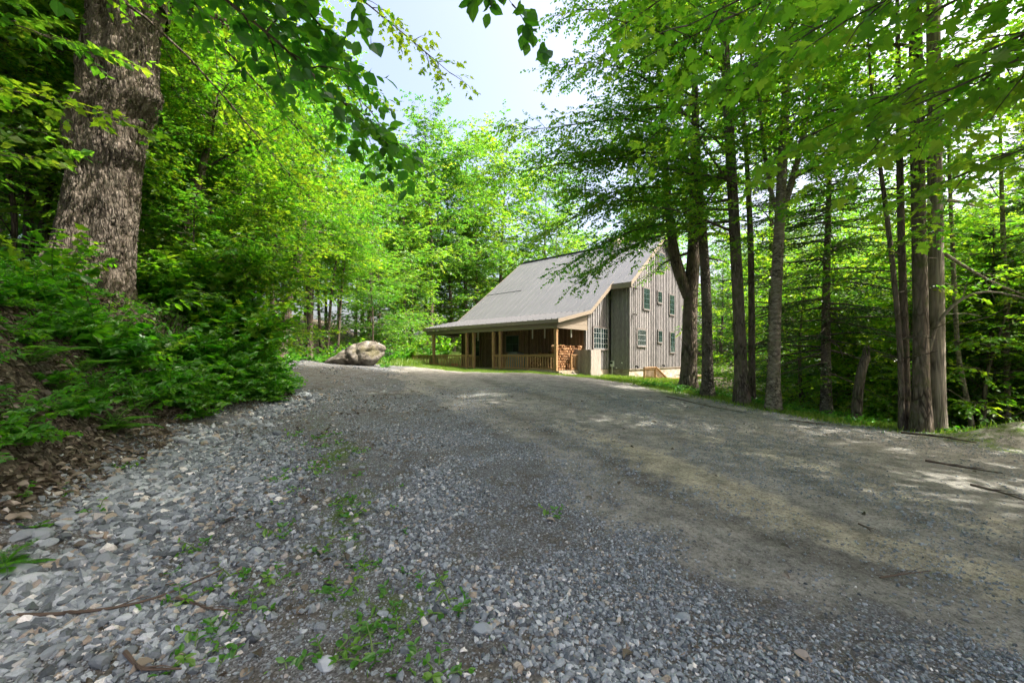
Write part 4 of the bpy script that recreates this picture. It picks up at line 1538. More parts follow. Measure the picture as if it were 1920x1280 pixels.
# ------------------------------------------------------------------ conifers
def conifer_mesh(seed, h, r, base_h, L, dead_to=0.0, wood=None, org=np.zeros(3), step=.5, trunk=True, needle=.16):
    """whorls of drooping flat sprays; returns wood MB and needle Leaves"""
    rr = np.random.default_rng(seed)
    m = wood or MB()
    n = 14
    t = np.linspace(0, 1, n)
    if trunk:
        m.tube(org + np.stack([.06 * np.sin(t * 5), .05 * np.cos(t * 4), t * h], -1), r * (1 - .93 * t) + .01 + r * .4 * np.exp(-t * 20), 12)
    Lv = Leaves()
    z = base_h
    az = 0
    while z < h - .15:
        f = (z - base_h) / (h - base_h)
        nb = rr.integers(4, 7)
        for k in range(nb):
            az += 2 * pi / nb + .5 * rr.normal()
            ln = L * (1 - f) ** .75 * rr.uniform(.6, 1.1) + .15
            el = -.18 + .5 * f + .12 * rr.normal()
            P = curve(org + np.array([0, 0, z + .2 * rr.normal()]), az, el, ln, 6, -.25 if f < .6 else .1, .05, rr)
            dead = z < dead_to and rr.random() < .75
            m.tube(P, np.linspace(.02 + .008 * ln, .004, 6), 4, cap=False)
            if dead:
                continue
            ns = max(4, int(ln / .13))
            ff = np.linspace(.12, 1, ns)
            q = np.stack([np.interp(ff, np.linspace(0, 1, 6), P[:, c]) for c in range(3)], -1)
            d = unit(P[-1] - P[0])
            b = unit(np.cross(d, UP))
            a0 = .45 + .15 * rr.normal() + .15 * f
            for sg in (1, -1):
                an = .95 + .15 * rr.normal(size=ns)
                D = unit(d * np.cos(an)[:, None] + b * (sg * np.sin(an))[:, None] - UP * (.12 + .12 * rr.normal(size=ns))[:, None])
                tl = (.55 * ln * (1.05 - ff) * .8 + .16) * rr.uniform(.7, 1.2, ns)
                spray(Lv, q, D, tl, 7, needle, a0, side_ang=.75, droop=.12, tiltn=.35)
            spray(Lv, q[-1:], d[None], np.array([.2]), 5, needle, a0, side_ang=.5)
        z += step * rr.uniform(.7, 1.2) * (1 - .4 * f)
    return m, Lv


T_NEED = (np.array([(0, 0, 0), (.45, .13, .0), (1, 0, -.04), (.45, -.13, .0)]), np.array([(0, 2, 1), (0, 3, 2)]))
con_proto = []
for k, (h, r, bh, L, dead) in enumerate(((13, .17, 2.2, 2.9, 3.6), (9, .12, .8, 2.3, 0), (16, .2, 3.5, 2.8, 6.5))):
    m, Lv = conifer_mesh(300 + k, h, r, bh, L, dead)
    print('conifer', Lv.count())
    con_proto.append((m.build('trunk', M['bark_spruce'], None, smooth=True), obj('crown', Lv.me('crown', T_NEED, M['needle']))))


def plant_proto(pr, name, label, cat, loc, rz, sc, group=None):
    t = thing(name, label, cat, loc, rz, group)
    t.scale = (sc, sc, sc) if np.isscalar(sc) else sc
    for p in pr:
        c = p.copy()
        COL.objects.link(c)
        c.parent = t
    return t


con_at = [(0, 10.7, 14.0, .95, 'spruce with ringed bare lower trunk between birch and dark snag'), (2, 12.2, 19.5, .95, 'tall spruce rising behind the banded forked tree'),
          (1, 13.5, 16.6, .7, 'dense young spruce behind the ringed spruce trunk'),
          (0, 15.5, 11.5, .9, 'spruce with pale leaning trunk right of the dead trunk'), (1, 14.6, 12.6, .8, 'bushy spruce just right of the pale dead trunk'),
          (2, 19.5, 15.5, .8, 'tall spruce at the far right edge of the wood'),
          (1, 19.0, 24, 1.0, 'small spruce deep in the wood beyond the ringed spruce'), (1, 16.2, 24.5, .9, 'young spruce standing downhill behind the birch')]
for k, x, y, s, lab in con_at:
    plant_proto(con_proto[k], 'spruce_tree', lab, 'tree', (x, y, float(H(x, y)) - .05), x * 3.1, s, 'spruces on the right side')

# thin bare trunks at the far right
for k, (pix, Y, w, lab) in enumerate((([(1832, 812), (1815, 750), (1797, 690), (1790, 560)], 11.5, 8, 'thin pale leaning stem right of the dead trunk'),
                                      ([(1890, 815), (1889, 700), (1885, 560), (1880, 420)], 12.0, 11, 'thin dark pole near the right edge of the wood'))):
    broadleaf('young_maple', lab, pix, Y, w, 10, 60 + k, None, bark='bark_birch', limbs=14, L=2.2, z0=.45)

# ------------------------------------------------------------------ left side trees
LT = [([(50, 520), (58, 360), (62, 200), (60, 40)], 11.5, 22, 'grey trunk with knotty fork left of the old maple', 16),
      ([(18, 500), (30, 420), (10, 280), (14, 120)], 10.5, 10, 'thin crooked stem at the far left edge', 11),
      ([(108, 545), (125, 470), (170, 380), (210, 300)], 12.5, 14, 'leaning stem crossing behind the old maple trunk', 11),
      ([(318, 525), (345, 440), (368, 360), (384, 300)], 13.0, 16, 'slanting dark trunk right of the old maple', 13),
      ([(288, 470), (292, 380), (300, 290), (312, 200)], 15.0, 14, 'dark trunk standing just behind the old maple', 15),
      ([(524, 640), (545, 545), (562, 470), (572, 400)], 21.0, 17, 'leaning brown trunk at the back left of the driveway', 15),
      ([(580, 645), (582, 560), (586, 470), (590, 380)], 23.5, 12, 'upright trunk just right of the leaning brown trunk', 16),
      ([(612, 612), (622, 540), (634, 470), (640, 420)], 24.5, 5, 'thin pale sapling behind the left end of the boulder', 9),
      ([(632, 610), (640, 550), (648, 480), (640, 420)], 25.5, 4, 'thin wavy pale sapling directly behind the boulder', 8),
      ([(420, 560), (432, 480), (440, 400), (446, 300)], 16.5, 10, 'slim trunk in the leafy thicket over the left bank', 13)]
for k, (pix, Y, w, lab, ht) in enumerate(LT):
    small = w < 6
    broadleaf('maple_sapling' if small else 'maple_tree', lab, pix, Y, w, ht, 80 + k, None, limbs=12 if small else 28, L=1.8 if small else 4.3, z0=(.28 if k < 5 else .45) if not small else .5,
              leaf=.10 if Y < 16 else .12, el=(-.05, .9), bend=-.3, sec_len=1.6 if not small else .9, mat=('leaf', 'leaf_b', 'leaf_b', 'leaf')[k % 4])

# low spreading understory boughs along the left woods, sunlit
US = [(-8.6, 14.8, 7.5, 'low spreading maple over the back of the left bank'), (-13.0, 17.6, 9.5, 'leafy young maple left of the leaning brown trunk'), (-13.5, 16, 9, 'bushy maple deep in the left woods'),
      (-11.5, 12.2, 6.5, 'young maple filling the gap behind the old maple'), (-14.5, 22, 10.5, 'sunlit young maple at the back left of the driveway'), (-12.2, 26.5, 10, 'bright young maple behind the boulder'),
      (-13.6, 9.5, 7.5, 'young maple left of the old maple trunk'), (-9.6, 28.5, 6.5, 'leafy sapling in the grass right of the boulder'), (-16, 12.5, 10, 'shaded maple at the left edge'), (-7.9, 12.9, 4.0, 'small maple sapling on the tip of the left bank'), (-8.6, 11.6, 2.9, 'low bushy maple shoots crowning the bank tip'), (-8.9, 13.6, 4.6, 'bright maple sapling behind the bank tip'),
      (11.8, 16.8, 6.5, 'bright young maple right of the banded forked tree'), (14.2, 19.5, 7.5, 'leafy young maple behind the short dark broken trunk'), (12.0, 22.5, 6.0, 'low leafy maple beyond the row of trunks'),
      (16.5, 17.0, 7.5, 'young maple in the gap left of the twin trunks'), (16.8, 13.2, 6.5, 'young maple right of the pale dead trunk'), (16.2, 11.4, 4.5, 'leafy maple sapling at the right edge of the wood'), (19, 21, 8, 'bright young maple downhill on the right'), (22, 16, 8, 'young maple at the far right edge'),
      (12.9, 13.4, 5.5, 'leafy maple just behind the thin dark saplings'), (15.4, 15.0, 8, 'maple behind the bushy spruce on the right'), (18.0, 12.4, 7, 'maple at the right edge behind the thin dark pole'), (18.6, 18.0, 8.5, 'shaded maple deep between the spruces'),
      (15.6, 22.8, 6.5, 'low maple downhill beyond the birch'), (21, 13.2, 9, 'tall young maple at the right edge of the picture'), (23.5, 20.5, 9, 'young maple far downhill on the right'), (13.2, 11.6, 4.5, 'small maple right behind the big twin trunks'), (26, 26, 9, 'young maple farthest downhill on the right')]
for k, (x, y, ht, lab) in enumerate(US):
    T = Tree(140 + k, .115, clear)
    g = float(H(x, y))
    r = np.random.default_rng(k)
    P = densify([(x, y, g - .1), (x + .2 * r.normal(), y + .2 * r.normal(), g + ht * .5), (x + .5 * r.normal(), y + .3 * r.normal(), g + ht)], 14)
    rad = np.linspace(.035 + .009 * ht, .012, 14)
    T.stem(P, rad, 8)
    lo = .5 if k in (0, 4, 5) else .42 if k in (1, 3, 6, 8) else .16
    T.crown(P, rad, lo, 1, int((10 + 2.4 * ht) * (1.15 - .6 * lo)), .42 * ht + .4, el=(-.05, .7), bend=-.25, sec_len=1.3, tw_len=.42, az_bias=(-.5, .35), a0=.62)
    print('under', T.L.count())
    T.finish('young_maple', lab, 'tree', (x, y, g), M['bark'], M[('leaf', 'leaf_b', 'leaf')[k % 3]], T_DIA, 'young maples on the left' if x < 0 else 'young maples on the right')

# ------------------------------------------------------------------ overhanging trees rooted beside the viewer
T_OVAL2 = (T_OVAL[0] * np.array([1, 1.45, 1]), T_OVAL[1])


def overhang(name, label, base, stem_top, limbs, seed, leaf, tmpl, mat, crown_n, bark='bark', kwl=None, Lc=3.6, z0=.5):
    g = float(H(base[0], base[1]))
    b = np.array([base[0], base[1], g - .1])
    P = densify([b, (b + np.array(stem_top)) / 2 + (.1, .1, 0), stem_top], 16)
    rad = np.linspace(.2, .04, 16)
    T = Tree(seed, leaf, None)
    T.stem(P, rad, 10)
    for lp, r1, kk in limbs:
        a = dict(sec_len=1.0, nl=6, tw_len=.4, start=.3, step=.3)
        a.update(kk)
        T.limb(densify(lp, 10), r1, **a)
    if crown_n:
        T.mask = clear
        T.crown(P, rad, z0, 1.0, crown_n, Lc, el=(.1, .9), sec_len=1.3, nl=6, tw_len=.45)
    print(name, T.L.count())
    return T.finish(name, label, 'tree', b, M[bark], M[mat], tmpl)


# top right: big pale maple leaves hanging close to the viewer
overhang('maple_tree', 'near maple whose broad leaves hang into the top right corner', (6.6, -.4), (7.2, .2, 13),
         [([(6.8, -.1, 4.2), (5.6, 1.6, 5.0), (4.2, 2.9, 4.9), (3.0, 3.7, 4.6)], .05, dict(sec_len=1.1, droop=.5, a0=.6)),
          ([(6.8, -.1, 3.8), (6.0, 2.0, 4.5), (4.9, 3.5, 4.4), (3.9, 4.5, 4.1)], .05, dict(sec_len=1.2, droop=.5, a0=.75)),
          ([(6.8, -.1, 4.6), (5.4, 2.2, 5.6), (3.6, 3.9, 5.7), (2.0, 4.7, 5.35)], .05, dict(sec_len=1.1, droop=.4, a0=.45)),
          ([(6.8, -.1, 3.6), (6.6, 2.4, 4.1), (6.1, 4.2, 4.1), (5.5, 5.3, 3.8)], .05, dict(sec_len=1.1, droop=.5, a0=.7)),
          ([(6.8, -.1, 5.2), (5.8, 3.2, 6.4), (4.2, 5.3, 6.6), (2.4, 6.3, 6.3)], .05, dict(sec_len=1.3, droop=.4, a0=.4)),
          ([(6.8, -.1, 4.8), (7.0, 3.2, 5.6), (6.7, 5.6, 5.6), (6.3, 7.0, 5.2)], .05, dict(sec_len=1.3, droop=.4, a0=.5)),
          ([(6.8, -.1, 4.4), (5.8, 2.6, 4.8), (4.6, 4.2, 4.6), (3.5, 5.2, 4.25)], .04, dict(sec_len=1.2, droop=.4, a0=.7)),
          ([(6.8, -.1, 4.6), (6.7, 3.0, 5.1), (6.2, 5.2, 5.0), (5.4, 6.8, 4.7)], .04, dict(sec_len=1.3, droop=.4, a0=.6)),
          ([(6.8, -.1, 5.4), (5.2, 3.8, 6.0), (3.6, 6.0, 5.9), (2.6, 7.4, 5.6)], .04, dict(sec_len=1.3, droop=.4, a0=.55)),
          ([(6.8, -.1, 6.2), (5.4, 3.6, 7.8), (3.8, 6.5, 8.2), (2.0, 8.2, 8.0)], .06, dict(sec_len=1.5, droop=.35, a0=.4))],
         201, .125, T_MAP, 'leaf_near', 16)
# top left: oval leaved boughs drooping across the top of the picture
overhang('hornbeam_tree', 'near tree whose drooping oval leaved boughs cross the top left', (-6.0, .9), (-5.6, 1.4, 12),
         [([(-5.8, 1.1, 5.2), (-4.0, 2.6, 5.3), (-2.6, 3.6, 4.9), (-1.8, 4.2, 4.25), (-1.3, 4.5, 3.85)], .045, dict(sec_len=.75, droop=.55, a0=.25, start=.06, step=.2, tw_len=.34, nl=7)),
          ([(-5.8, 1.1, 5.8), (-3.8, 2.6, 6.0), (-2.6, 3.5, 5.4), (-1.85, 3.9, 4.75)], .045, dict(sec_len=.7, droop=.5, a0=.3, start=.06, step=.22, tw_len=.34, nl=7)),
          ([(-5.8, 1.1, 6.0), (-3.6, 2.0, 6.0), (-1.6, 2.9, 6.0), (-.55, 3.3, 5.25), (.0, 3.55, 4.62)], .02, dict(sec_len=.34, droop=.6, a0=.3, start=.62, step=.30, tw_len=.24, nl=6)),
          ([(-5.8, 1.1, 6.4), (-3.2, 2.2, 6.6), (-2.2, 3.1, 5.9), (-1.45, 3.6, 4.95)], .03, dict(sec_len=.5, droop=.55, a0=.3, start=.5, step=.30, tw_len=.3, nl=6)),
          ([(-5.8, 1.1, 7.0), (-4.3, 4.2, 7.3), (-3.6, 5.6, 6.5), (-3.2, 6.8, 5.6)], .04, dict(sec_len=.9, droop=.45, a0=.5, step=.24, start=.08)),
          ([(-5.8, 1.1, 6.0), (-4.6, 4.2, 7.0), (-3.4, 6.4, 6.7), (-2.6, 7.6, 6.1)], .05, dict(sec_len=1.1, droop=.4, a0=.5, step=.26, start=.08))],
         202, .115, T_OVAL2, 'leaf_dark', 10, z0=.72)
# maple twigs hanging into the sky gap between the two
overhang('maple_tree', 'sunlit maple whose fine leaves hang into the top of the sky gap', (-8.2, 4.2), (-7.2, 5.2, 15),
         [([(-7.8, 4.6, 8.0), (-5.4, 6.6, 9.4), (-3.6, 7.9, 9.0), (-2.1, 8.6, 8.2), (-1.35, 8.9, 7.7)], .05, dict(sec_len=.9, droop=.35, a0=.85, start=.35)),
          ([(-7.8, 4.6, 7.4), (-6.6, 7.0, 8.6), (-5.0, 8.6, 8.4), (-3.6, 9.8, 7.9)], .05, dict(sec_len=1.3, droop=.35, a0=.7)),
          ([(-7.8, 4.6, 8.0), (-6.6, 7.0, 8.6), (-5.4, 9.0, 7.4), (-4.6, 10.2, 6.4)], .05, dict(sec_len=1.3, droop=.35, a0=.6, start=.5)),
          ([(-7.8, 4.6, 7.6), (-6.9, 8.0, 8.2), (-6.2, 9.8, 7.0), (-5.6, 11.2, 6.0)], .05, dict(sec_len=1.2, droop=.35, a0=.6, start=.6)),
          ([(-7.9, 4.6, 4.4), (-6.9, 5.1, 5.0), (-6.1, 5.5, 5.05), (-5.3, 6.0, 4.85)], .02, dict(sec_len=.32, droop=.3, a0=.8, start=.35, step=.22, tw_len=.25, nl=4)),
          ([(-7.9, 4.6, 5.6), (-7.4, 4.9, 6.6), (-7.1, 5.2, 7.0)], .03, dict(sec_len=.5, droop=.35, a0=.5, start=.3))],
         203, .11, T_MAPLO, 'leaf', 20, Lc=4.0, z0=.62)
# shade trees outside the picture on the right and behind
for k, (x, y, ht, lab) in enumerate(((6.4, 2.6, 25, 'tall maple rooted just outside the picture on the right'), (9.6, 5.8, 25, 'tall maple just past the right edge, farther from the viewer'), (10.2, .2, 24, 'tall maple outside the right edge beside the viewer'))):
    T = Tree(260 + k, .125, clear)
    g = float(H(x, y))
    P = densify([(x, y, g - .1), (x + .2, y - .1, g + ht * .5), (x - .2, y + .2, g + ht)], 20)
    rad = np.linspace(.24, .03, 20)
    T.stem(P, rad, 10)
    T.crown(P, rad, .38, 1, 46, 4.9, el=(.1, 1.0), bend=-.35, sec_len=1.6, tw_len=.5)
    T.finish('maple_tree', lab, 'tree', (x, y, g), M['bark'], M['leaf'], T_DIA)
shade = [(13.5, 3.5), (13.8, -3.0), (-12, 4)]

# ------------------------------------------------------------------ forest
protos = []
for k, (ht, L, leaf, lo) in enumerate(((18, 5.0, .20, .22), (16, 4.8, .20, .14), (20, 5.0, .21, .34), (13, 4.2, .18, .08), (22, 5.0, .22, .28))):
    T = Tree(400 + k, leaf)
    r = np.random.default_rng(k + 7)
    P = densify([(0, 0, -.3), (.25 * r.normal(), .25 * r.normal(), ht * .45), (.5 * r.normal(), .5 * r.normal(), ht)], 18)
    rad = np.linspace(.09 + .008 * ht, .02, 18) + .1 * np.exp(-np.arange(18) * 1.5)
    T.stem(P, rad, 8)
    T.crown(P, rad, lo, 1.0, int(16 + ht), L, el=(.3, 1.15), bend=-.55, sec_len=2.3, step=.5, tw_step=.32, tw_len=.6, nl=10, sides=4, flat=.45, droop=.4)
    print('forest', T.L.count())
    protos.append((T.wood.build('trunk', M['bark'], None, smooth=True), obj('crown', T.L.me('crown', T_DIA, M['leaf_far2' if k in (1, 4) else 'leaf_far']))))
sh_proto = []
for k, (ht, leaf) in enumerate(((2.6, .13), (1.8, .12), (3.6, .14))):
    T = Tree(450 + k, leaf)
    for q in range(7):
        az, el = q * 2.4, .95 + .2 * T.r.normal()
        P = curve((0, 0, -.1), az, el, ht * (.8 + .4 * T.r.random()), 7, -.5, .06, T.r)
        T.limb(P, .02, sec_len=.8, step=.26, tw_len=.34, nl=6, tw_step=.24, a0=.6, start=.12)
    sh_proto.append((T.wood.build('trunk', M['bark'], None, smooth=True), obj('crown', T.L.me('crown', T_DIA, M['leaf_far']))))
    print('shrub', T.L.count())

placed = []


def far_enough(x, y, d):
    return all((x - a) ** 2 + (y - b) ** 2 > d * d for a, b in placed)


def zone_word(x, y):
    px = CX + F0 * x / max(y, .1)
    if px < 500:
        return 'left woods'
    if px < 780:
        return 'woods behind the boulder'
    if px < 1300:
        return 'woods behind the house'
    return 'downhill woods on the right'


# tall trees glimpsed in the sky gap and right behind the roof
for (k, px, Y, s, lab) in ((4, 808, 43, 1.08, 'tall feathery tree rising into the sky gap left of the roof'), (2, 872, 50, 1.22, 'open crowned tree behind the roof ridge, left part'),
                           (0, 758, 38, .95, 'bright leafy tree between boulder and tall feathery tree'), (1, 690, 33, 1.0, 'sunlit tree straight behind the boulder'),
                           (0, 940, 54, 1.5, 'leafy tree right behind the roof ridge'), (3, 770, 36.5, .75, 'low leafy tree past the porch end'), (3, 715, 31.5, .62, 'low leafy tree right of the boulder'), (3, 900, 47, 1.35, 'low leafy tree behind the left end of the roof'), (3, 740, 40, .9, 'leafy tree left of the tall feathery tree'), (1, 850, 46.5, 1.2, 'leafy tree just right of the tall feathery tree'), (1, 1010, 57, 1.55, 'leafy tree behind the middle of the roof ridge')):
    x = (px - CX) / F0 * Y
    placed.append((x, Y))
    plant_proto(protos[k], 'maple_tree', lab, 'tree', (x, Y, float(H(x, Y))), px * .37, s)
fr = np.random.default_rng(77)
cnt = 0
for it in range(4000):
    if cnt >= 150:
        break
    y = fr.uniform(6, 78)
    x = fr.uniform(-1.25, 1.25) * y + fr.normal() * 4
    px = CX + F0 * x / y
    d, e, _ = zones(x, y)
    if not (d > 5.5 or e > 6.5 or y > 47):
        continue
    if -11 < x < 30 and 20 < y < 47 and not (x > 21 and y < 40):
        continue
    if x > 4 and y < 47 and x < 24 and 19 < y:
        continue
    if abs(x) > 68 or not far_enough(x, y, 2.3 + .03 * y):
        continue
    k = int(fr.integers(0, 5))
    s = fr.uniform(.8, 1.1)
    if y > 40 and 660 < px < 1120:
        s = min(s, (CAMZ + (HY - 300) / F0 * y - float(H(x, y))) / [18, 16, 20, 13, 22][k])
    if x > 10 and y < 45:
        s *= .7
    if 10 < x < 25 and y < 27:
        continue
    placed.append((x, y))
    plant_proto(protos[k], 'maple_tree', ('broad crowned', 'low branched', 'high crowned', 'small bushy', 'tall')[k] + ' maple ' + ('near the front' if y < 20 else 'some way back' if y < 40 else 'far back') + ' in the ' + zone_word(x, y), 'tree', (x, y, float(H(x, y))), fr.uniform(0, 6.28), s, 'forest maples in the ' + zone_word(x, y))
    cnt += 1
cnt = 0
for it in range(2000):
    if cnt >= 9:
        break
    x, y = fr.uniform(17.5, 31), fr.uniform(12, 29)
    if zones(x, y)[1] < 3.5 or x / y > 1.35 or (x < 15 and y > 21) or not far_enough(x, y, 2.4):
        continue
    placed.append((x, y))
    plant_proto(protos[(3, 3, 1)[cnt % 3]], 'maple_tree', ('bushy' if cnt % 3 < 2 else 'low branched') + ' young maple ' + ('near the front' if y < 18 else 'farther back') + ' between the spruces on the right', 'tree', (x, y, float(H(x, y))), fr.uniform(0, 6.28), fr.uniform(.5, .7), 'bushy maples between the spruces')
    cnt += 1
for i, (x, y) in enumerate(shade):
    plant_proto(protos[i % 3], 'maple_tree', 'tall maple shading the driveway from outside the picture', 'tree', (x, y, float(H(x, y))), i * 1.7, 1.2, 'shade maples beside the driveway')
cnt = 0
for it in range(3000):
    if cnt >= 90:
        break
    y = fr.uniform(8, 50)
    x = fr.uniform(-1.25, 1.25) * y
    d, e, _ = zones(x, y)
    if not ((d > 1.6 and y > 12) or d > 4.5 or e > 3.2 or y > 44):
        continue
    if -10 < x < 28 and 20.5 < y < 44 and not (x > 20):
        continue
    if not far_enough(x, y, 1.3) or (490 < CX + F0 * x / y < 670 and y < 25):
        continue
    placed.append((x, y))
    s = fr.uniform(.6, 1.1)
    w = zone_word(x, y)
    plant_proto(sh_proto[int(fr.integers(0, 3))], 'understory_shrub', 'leafy low shrub ' + ('near the front' if y < 20 else 'farther back') + ' in the understory of the ' + w, 'shrub', (x, y, float(H(x, y))), fr.uniform(0, 6.28), s, 'understory shrubs in the ' + w)
    cnt += 1
for p in protos + sh_proto + con_proto:
    for o in p:
        bpy.data.objects.remove(o)
# ------------------------------------------------------------------ plants on the bank
def shrub_proto(seed, n, ln, leaf, tmpl, mat, el=(.5, 1.3), bend=-.9, nl=14, droop=.3):
    r = np.random.default_rng(seed)
    m, L = MB(), Leaves()
    for k in range(n):
        az = k * 2.4 + .4 * r.normal()
        l = ln * r.uniform(.6, 1.15)
        P = curve((0, 0, -.05), az, r.uniform(*el), l, 7, bend, .08, r)
        m.tube(P, np.linspace(.008, .002, 7), 4, cap=False)
        ff = np.linspace(.25, 1, nl)
        q = np.stack([np.interp(ff, np.linspace(0, 1, 7), P[:, c]) for c in range(3)], -1)
        d = unit(np.gradient(q, axis=0))
        b = unit(np.cross(d, UP))
        sg = np.where(np.arange(nl) % 2 == 0, 1., -1.)
        a0 = .5 + .2 * r.normal()
        for rep in range(2):
            D = d * .35 + b * (sg * (1 if rep else -1))[:, None] * .9 + UP * (.1 - droop + .25 * r.normal(size=nl))[:, None] + .25 * r.normal(size=(nl, 3))
            N = UP + .4 * r.normal(size=(nl, 3))
            L.add(q, D, N, leaf * (1 + .25 * r.normal(size=nl)) * (1.1 - .3 * ff), a0 + .15 * r.normal(size=nl))
    return (m.build('stem', M['stem'], None), obj('leaves', L.me('leaves', tmpl, M[mat])))


def fern_proto(seed, n=13, ln=.75):
    r = np.random.default_rng(seed)
    m, L = MB(), Leaves()
    for k in range(n):
        az = k * 2 * pi / n + .25 * r.normal()
        P = curve((0, 0, 0), az, .95 + .2 * r.normal(), ln * r.uniform(.75, 1.1), 10, -1.35, .03, r)
        m.tube(P, np.linspace(.005, .0015, 10), 4, cap=False)
        npn = 26
        ff = np.linspace(.14, 1, npn)
        q = np.stack([np.interp(ff, np.linspace(0, 1, 10), P[:, c]) for c in range(3)], -1)
        d = unit(np.gradient(q, axis=0))
        b = unit(np.cross(d, UP))
        sz = .17 * ln * np.sin(pi * np.clip(ff * .86 + .14, 0, 1)) ** .8 + .01
        a = .55 + .15 * r.normal()
        for sg in (1, -1):
            D = d * .35 + b * sg - UP * .15
            L.add(q, D, UP + np.zeros((npn, 3)) + .15 * r.normal(size=(npn, 3)), sz, a + .08 * r.normal(size=npn))
    T_P = (np.array([(0, 0, 0), (.3, .12, .0), (.7, .085, -.02), (1, 0, -.08), (.7, -.085, -.02), (.3, -.12, 0)]), np.array([(0, 5, 1), (1, 5, 4), (1, 4, 2), (2, 4, 3)]))
    return (m.build('stem', M['stem'], None), obj('frond', L.me('frond', T_P, M['leaf_bank'])))


bp = [shrub_proto(500, 16, .75, .085, T_OVAL, 'leaf_bank'), shrub_proto(501, 14, .95, .10, T_OVAL, 'leaf_bank', el=(.7, 1.4), bend=-.7),
      shrub_proto(502, 12, .6, .13, T_MAPLO, 'leaf_bank', el=(.6, 1.3)), shrub_proto(503, 18, .6, .10, T_DIA, 'leaf_bank', el=(.6, 1.3), bend=-1.2),
      shrub_proto(504, 11, 1.25, .14, T_MAPLO, 'leaf', el=(.9, 1.45), bend=-.5)]
ferns = [fern_proto(520), fern_proto(521, 11, .95)]


def on_ground(px, py, Y0=8.0):
    """point of the terrain seen at a photo pixel (march along the view ray)"""
    k, h = (px - CX) / F0, (HY - py) / F0
    Y = np.arange(1.6, 60, .03)
    f = CAMZ + h * Y - H(k * Y, Y)
    i = int(np.argmax(f < 0)) if (f < 0).any() else int(Y0 / .03)
    return np.array([k * Y[i], Y[i], float(H(k * Y[i], Y[i]))])


for (px, py, k, s, lab) in ((215, 812, 0, 1.0, 'bright fern spreading at the foot of the left bank'), (60, 690, 1, .85, 'upright fern high on the bank near the left edge'), (150, 705, 1, .75, 'fern in the middle of the bank right of the upright fern'),
                            (8, 1075, 0, .42, 'small fern among the rocks at the left edge'), (520, 755, 0, .7, 'fern at the tip of the left bank over the gravel'), (110, 740, 0, .6, 'small dim fern below the upright fern')):
    p = on_ground(px, py)
    plant_proto(ferns[k], 'fern', lab, 'fern', p, px * .7, s)
rs = np.random.default_rng(88)
# leafy mound over the tip of the bank
n_b = 0
for it in range(3000):
    if n_b >= 170:
        break
    y = rs.uniform(7.6, 14.5)
    d = rs.uniform(.15, 3.2)
    x = np.interp(y, TOE_Y, TOE_X) - d
    px = CX + F0 * x / y
    if px < 215 + 40 * rs.normal() and rs.random() < .8:
        continue
    if abs(x + 9.0) < 1.1 and 8.6 < y < 10.9:
        continue
    if d < .5 and y < 9 and rs.random() < .7:
        continue
    k = int(rs.choice([0, 1, 2, 3, 4], p=[.3, .25, .15, .15, .15])) if d > .8 else int(rs.choice([0, 3]))
    plant_proto(bp[k], 'bank_shrub', ['leafy bramble like shrub in the thicket covering the bank tip', 'tall leafy shrub in the thicket covering the bank tip', 'broad leaved seedling clump in the thicket covering the bank tip',
                'low spreading shrub in the thicket covering the bank tip', 'young maple shoots above the thicket covering the bank tip'][k], 'shrub', (x, y, float(H(x, y)) - .03), rs.uniform(0, 6.28), rs.uniform(1.1, 1.95) * (.75 + .35 * min(1, d / 1.5)), 'thicket on the tip of the left bank')
    n_b += 1
n_b = 0
for it in range(3000):
    if n_b >= 150:
        break
    y = rs.uniform(3.0, 10.5)
    d = rs.uniform(.55, 4.2)
    x = np.interp(y, TOE_Y, TOE_X) - d
    if abs(x + 9.0) < 1.1 and 8.5 < y < 10.9:
        continue
    if rs.random() < .45 and fbm(x * .7, y * .7, 0, 2, 90) < -.1:
        continue
    k = int(rs.choice([0, 2, 3, 1]))
    plant_proto(bp[k], 'bank_plant', ['leafy bramble like plant on the littered left bank', 'tall leafy plant on the littered left bank', 'broad leaved seedling on the littered left bank', 'low spreading plant on the littered left bank'][k],
                'plant', (x, y, float(H(x, y)) - .03), rs.uniform(0, 6.28), rs.uniform(.45, .95), 'plants on the littered left bank')
    n_b += 1
# shrubs at the back edge of the gravel beside the boulder and past the porch end
for (px, Y, k, s, lab) in ((560, 22.5, 1, 1.2, 'yellow green shrub left of the boulder'), (590, 23.3, 0, 1.4, 'low shrub at the back edge of the gravel'), (620, 24.3, 4, 1.2, 'maple shoots behind the left end of the boulder'), (655, 25, 1, 1.5, 'bushy shrub behind the boulder'),
                           (690, 25, 4, 1.5, 'maple shoots behind the right end of the boulder'), (725, 26, 1, 1.4, 'shrub in the grass right of the boulder'), (750, 30, 1, 1.7, 'shrub left of the porch end'), (765, 34, 4, 2.2, 'maple shoots past the porch end'),
                           (800, 37, 1, 2.4, 'tall shrub seen through the open porch end'), (835, 38.5, 4, 2.4, 'maple shoots seen through the porch'), (535, 20.5, 3, 1.3, 'low shrub at the root of the leaning brown trunk'), (606, 22.4, 3, .8, 'low shrub hugging the left foot of the boulder'), (722, 22.6, 3, .7, 'low shrub hugging the right foot of the boulder'), (640, 24.0, 0, 1.1, 'leafy bramble right behind the top of the boulder')):
    x = (px - CX) / F0 * Y
    plant_proto(bp[k], 'edge_shrub', lab, 'shrub', (x, Y, float(H(x, Y)) - .03), px * .3, s)
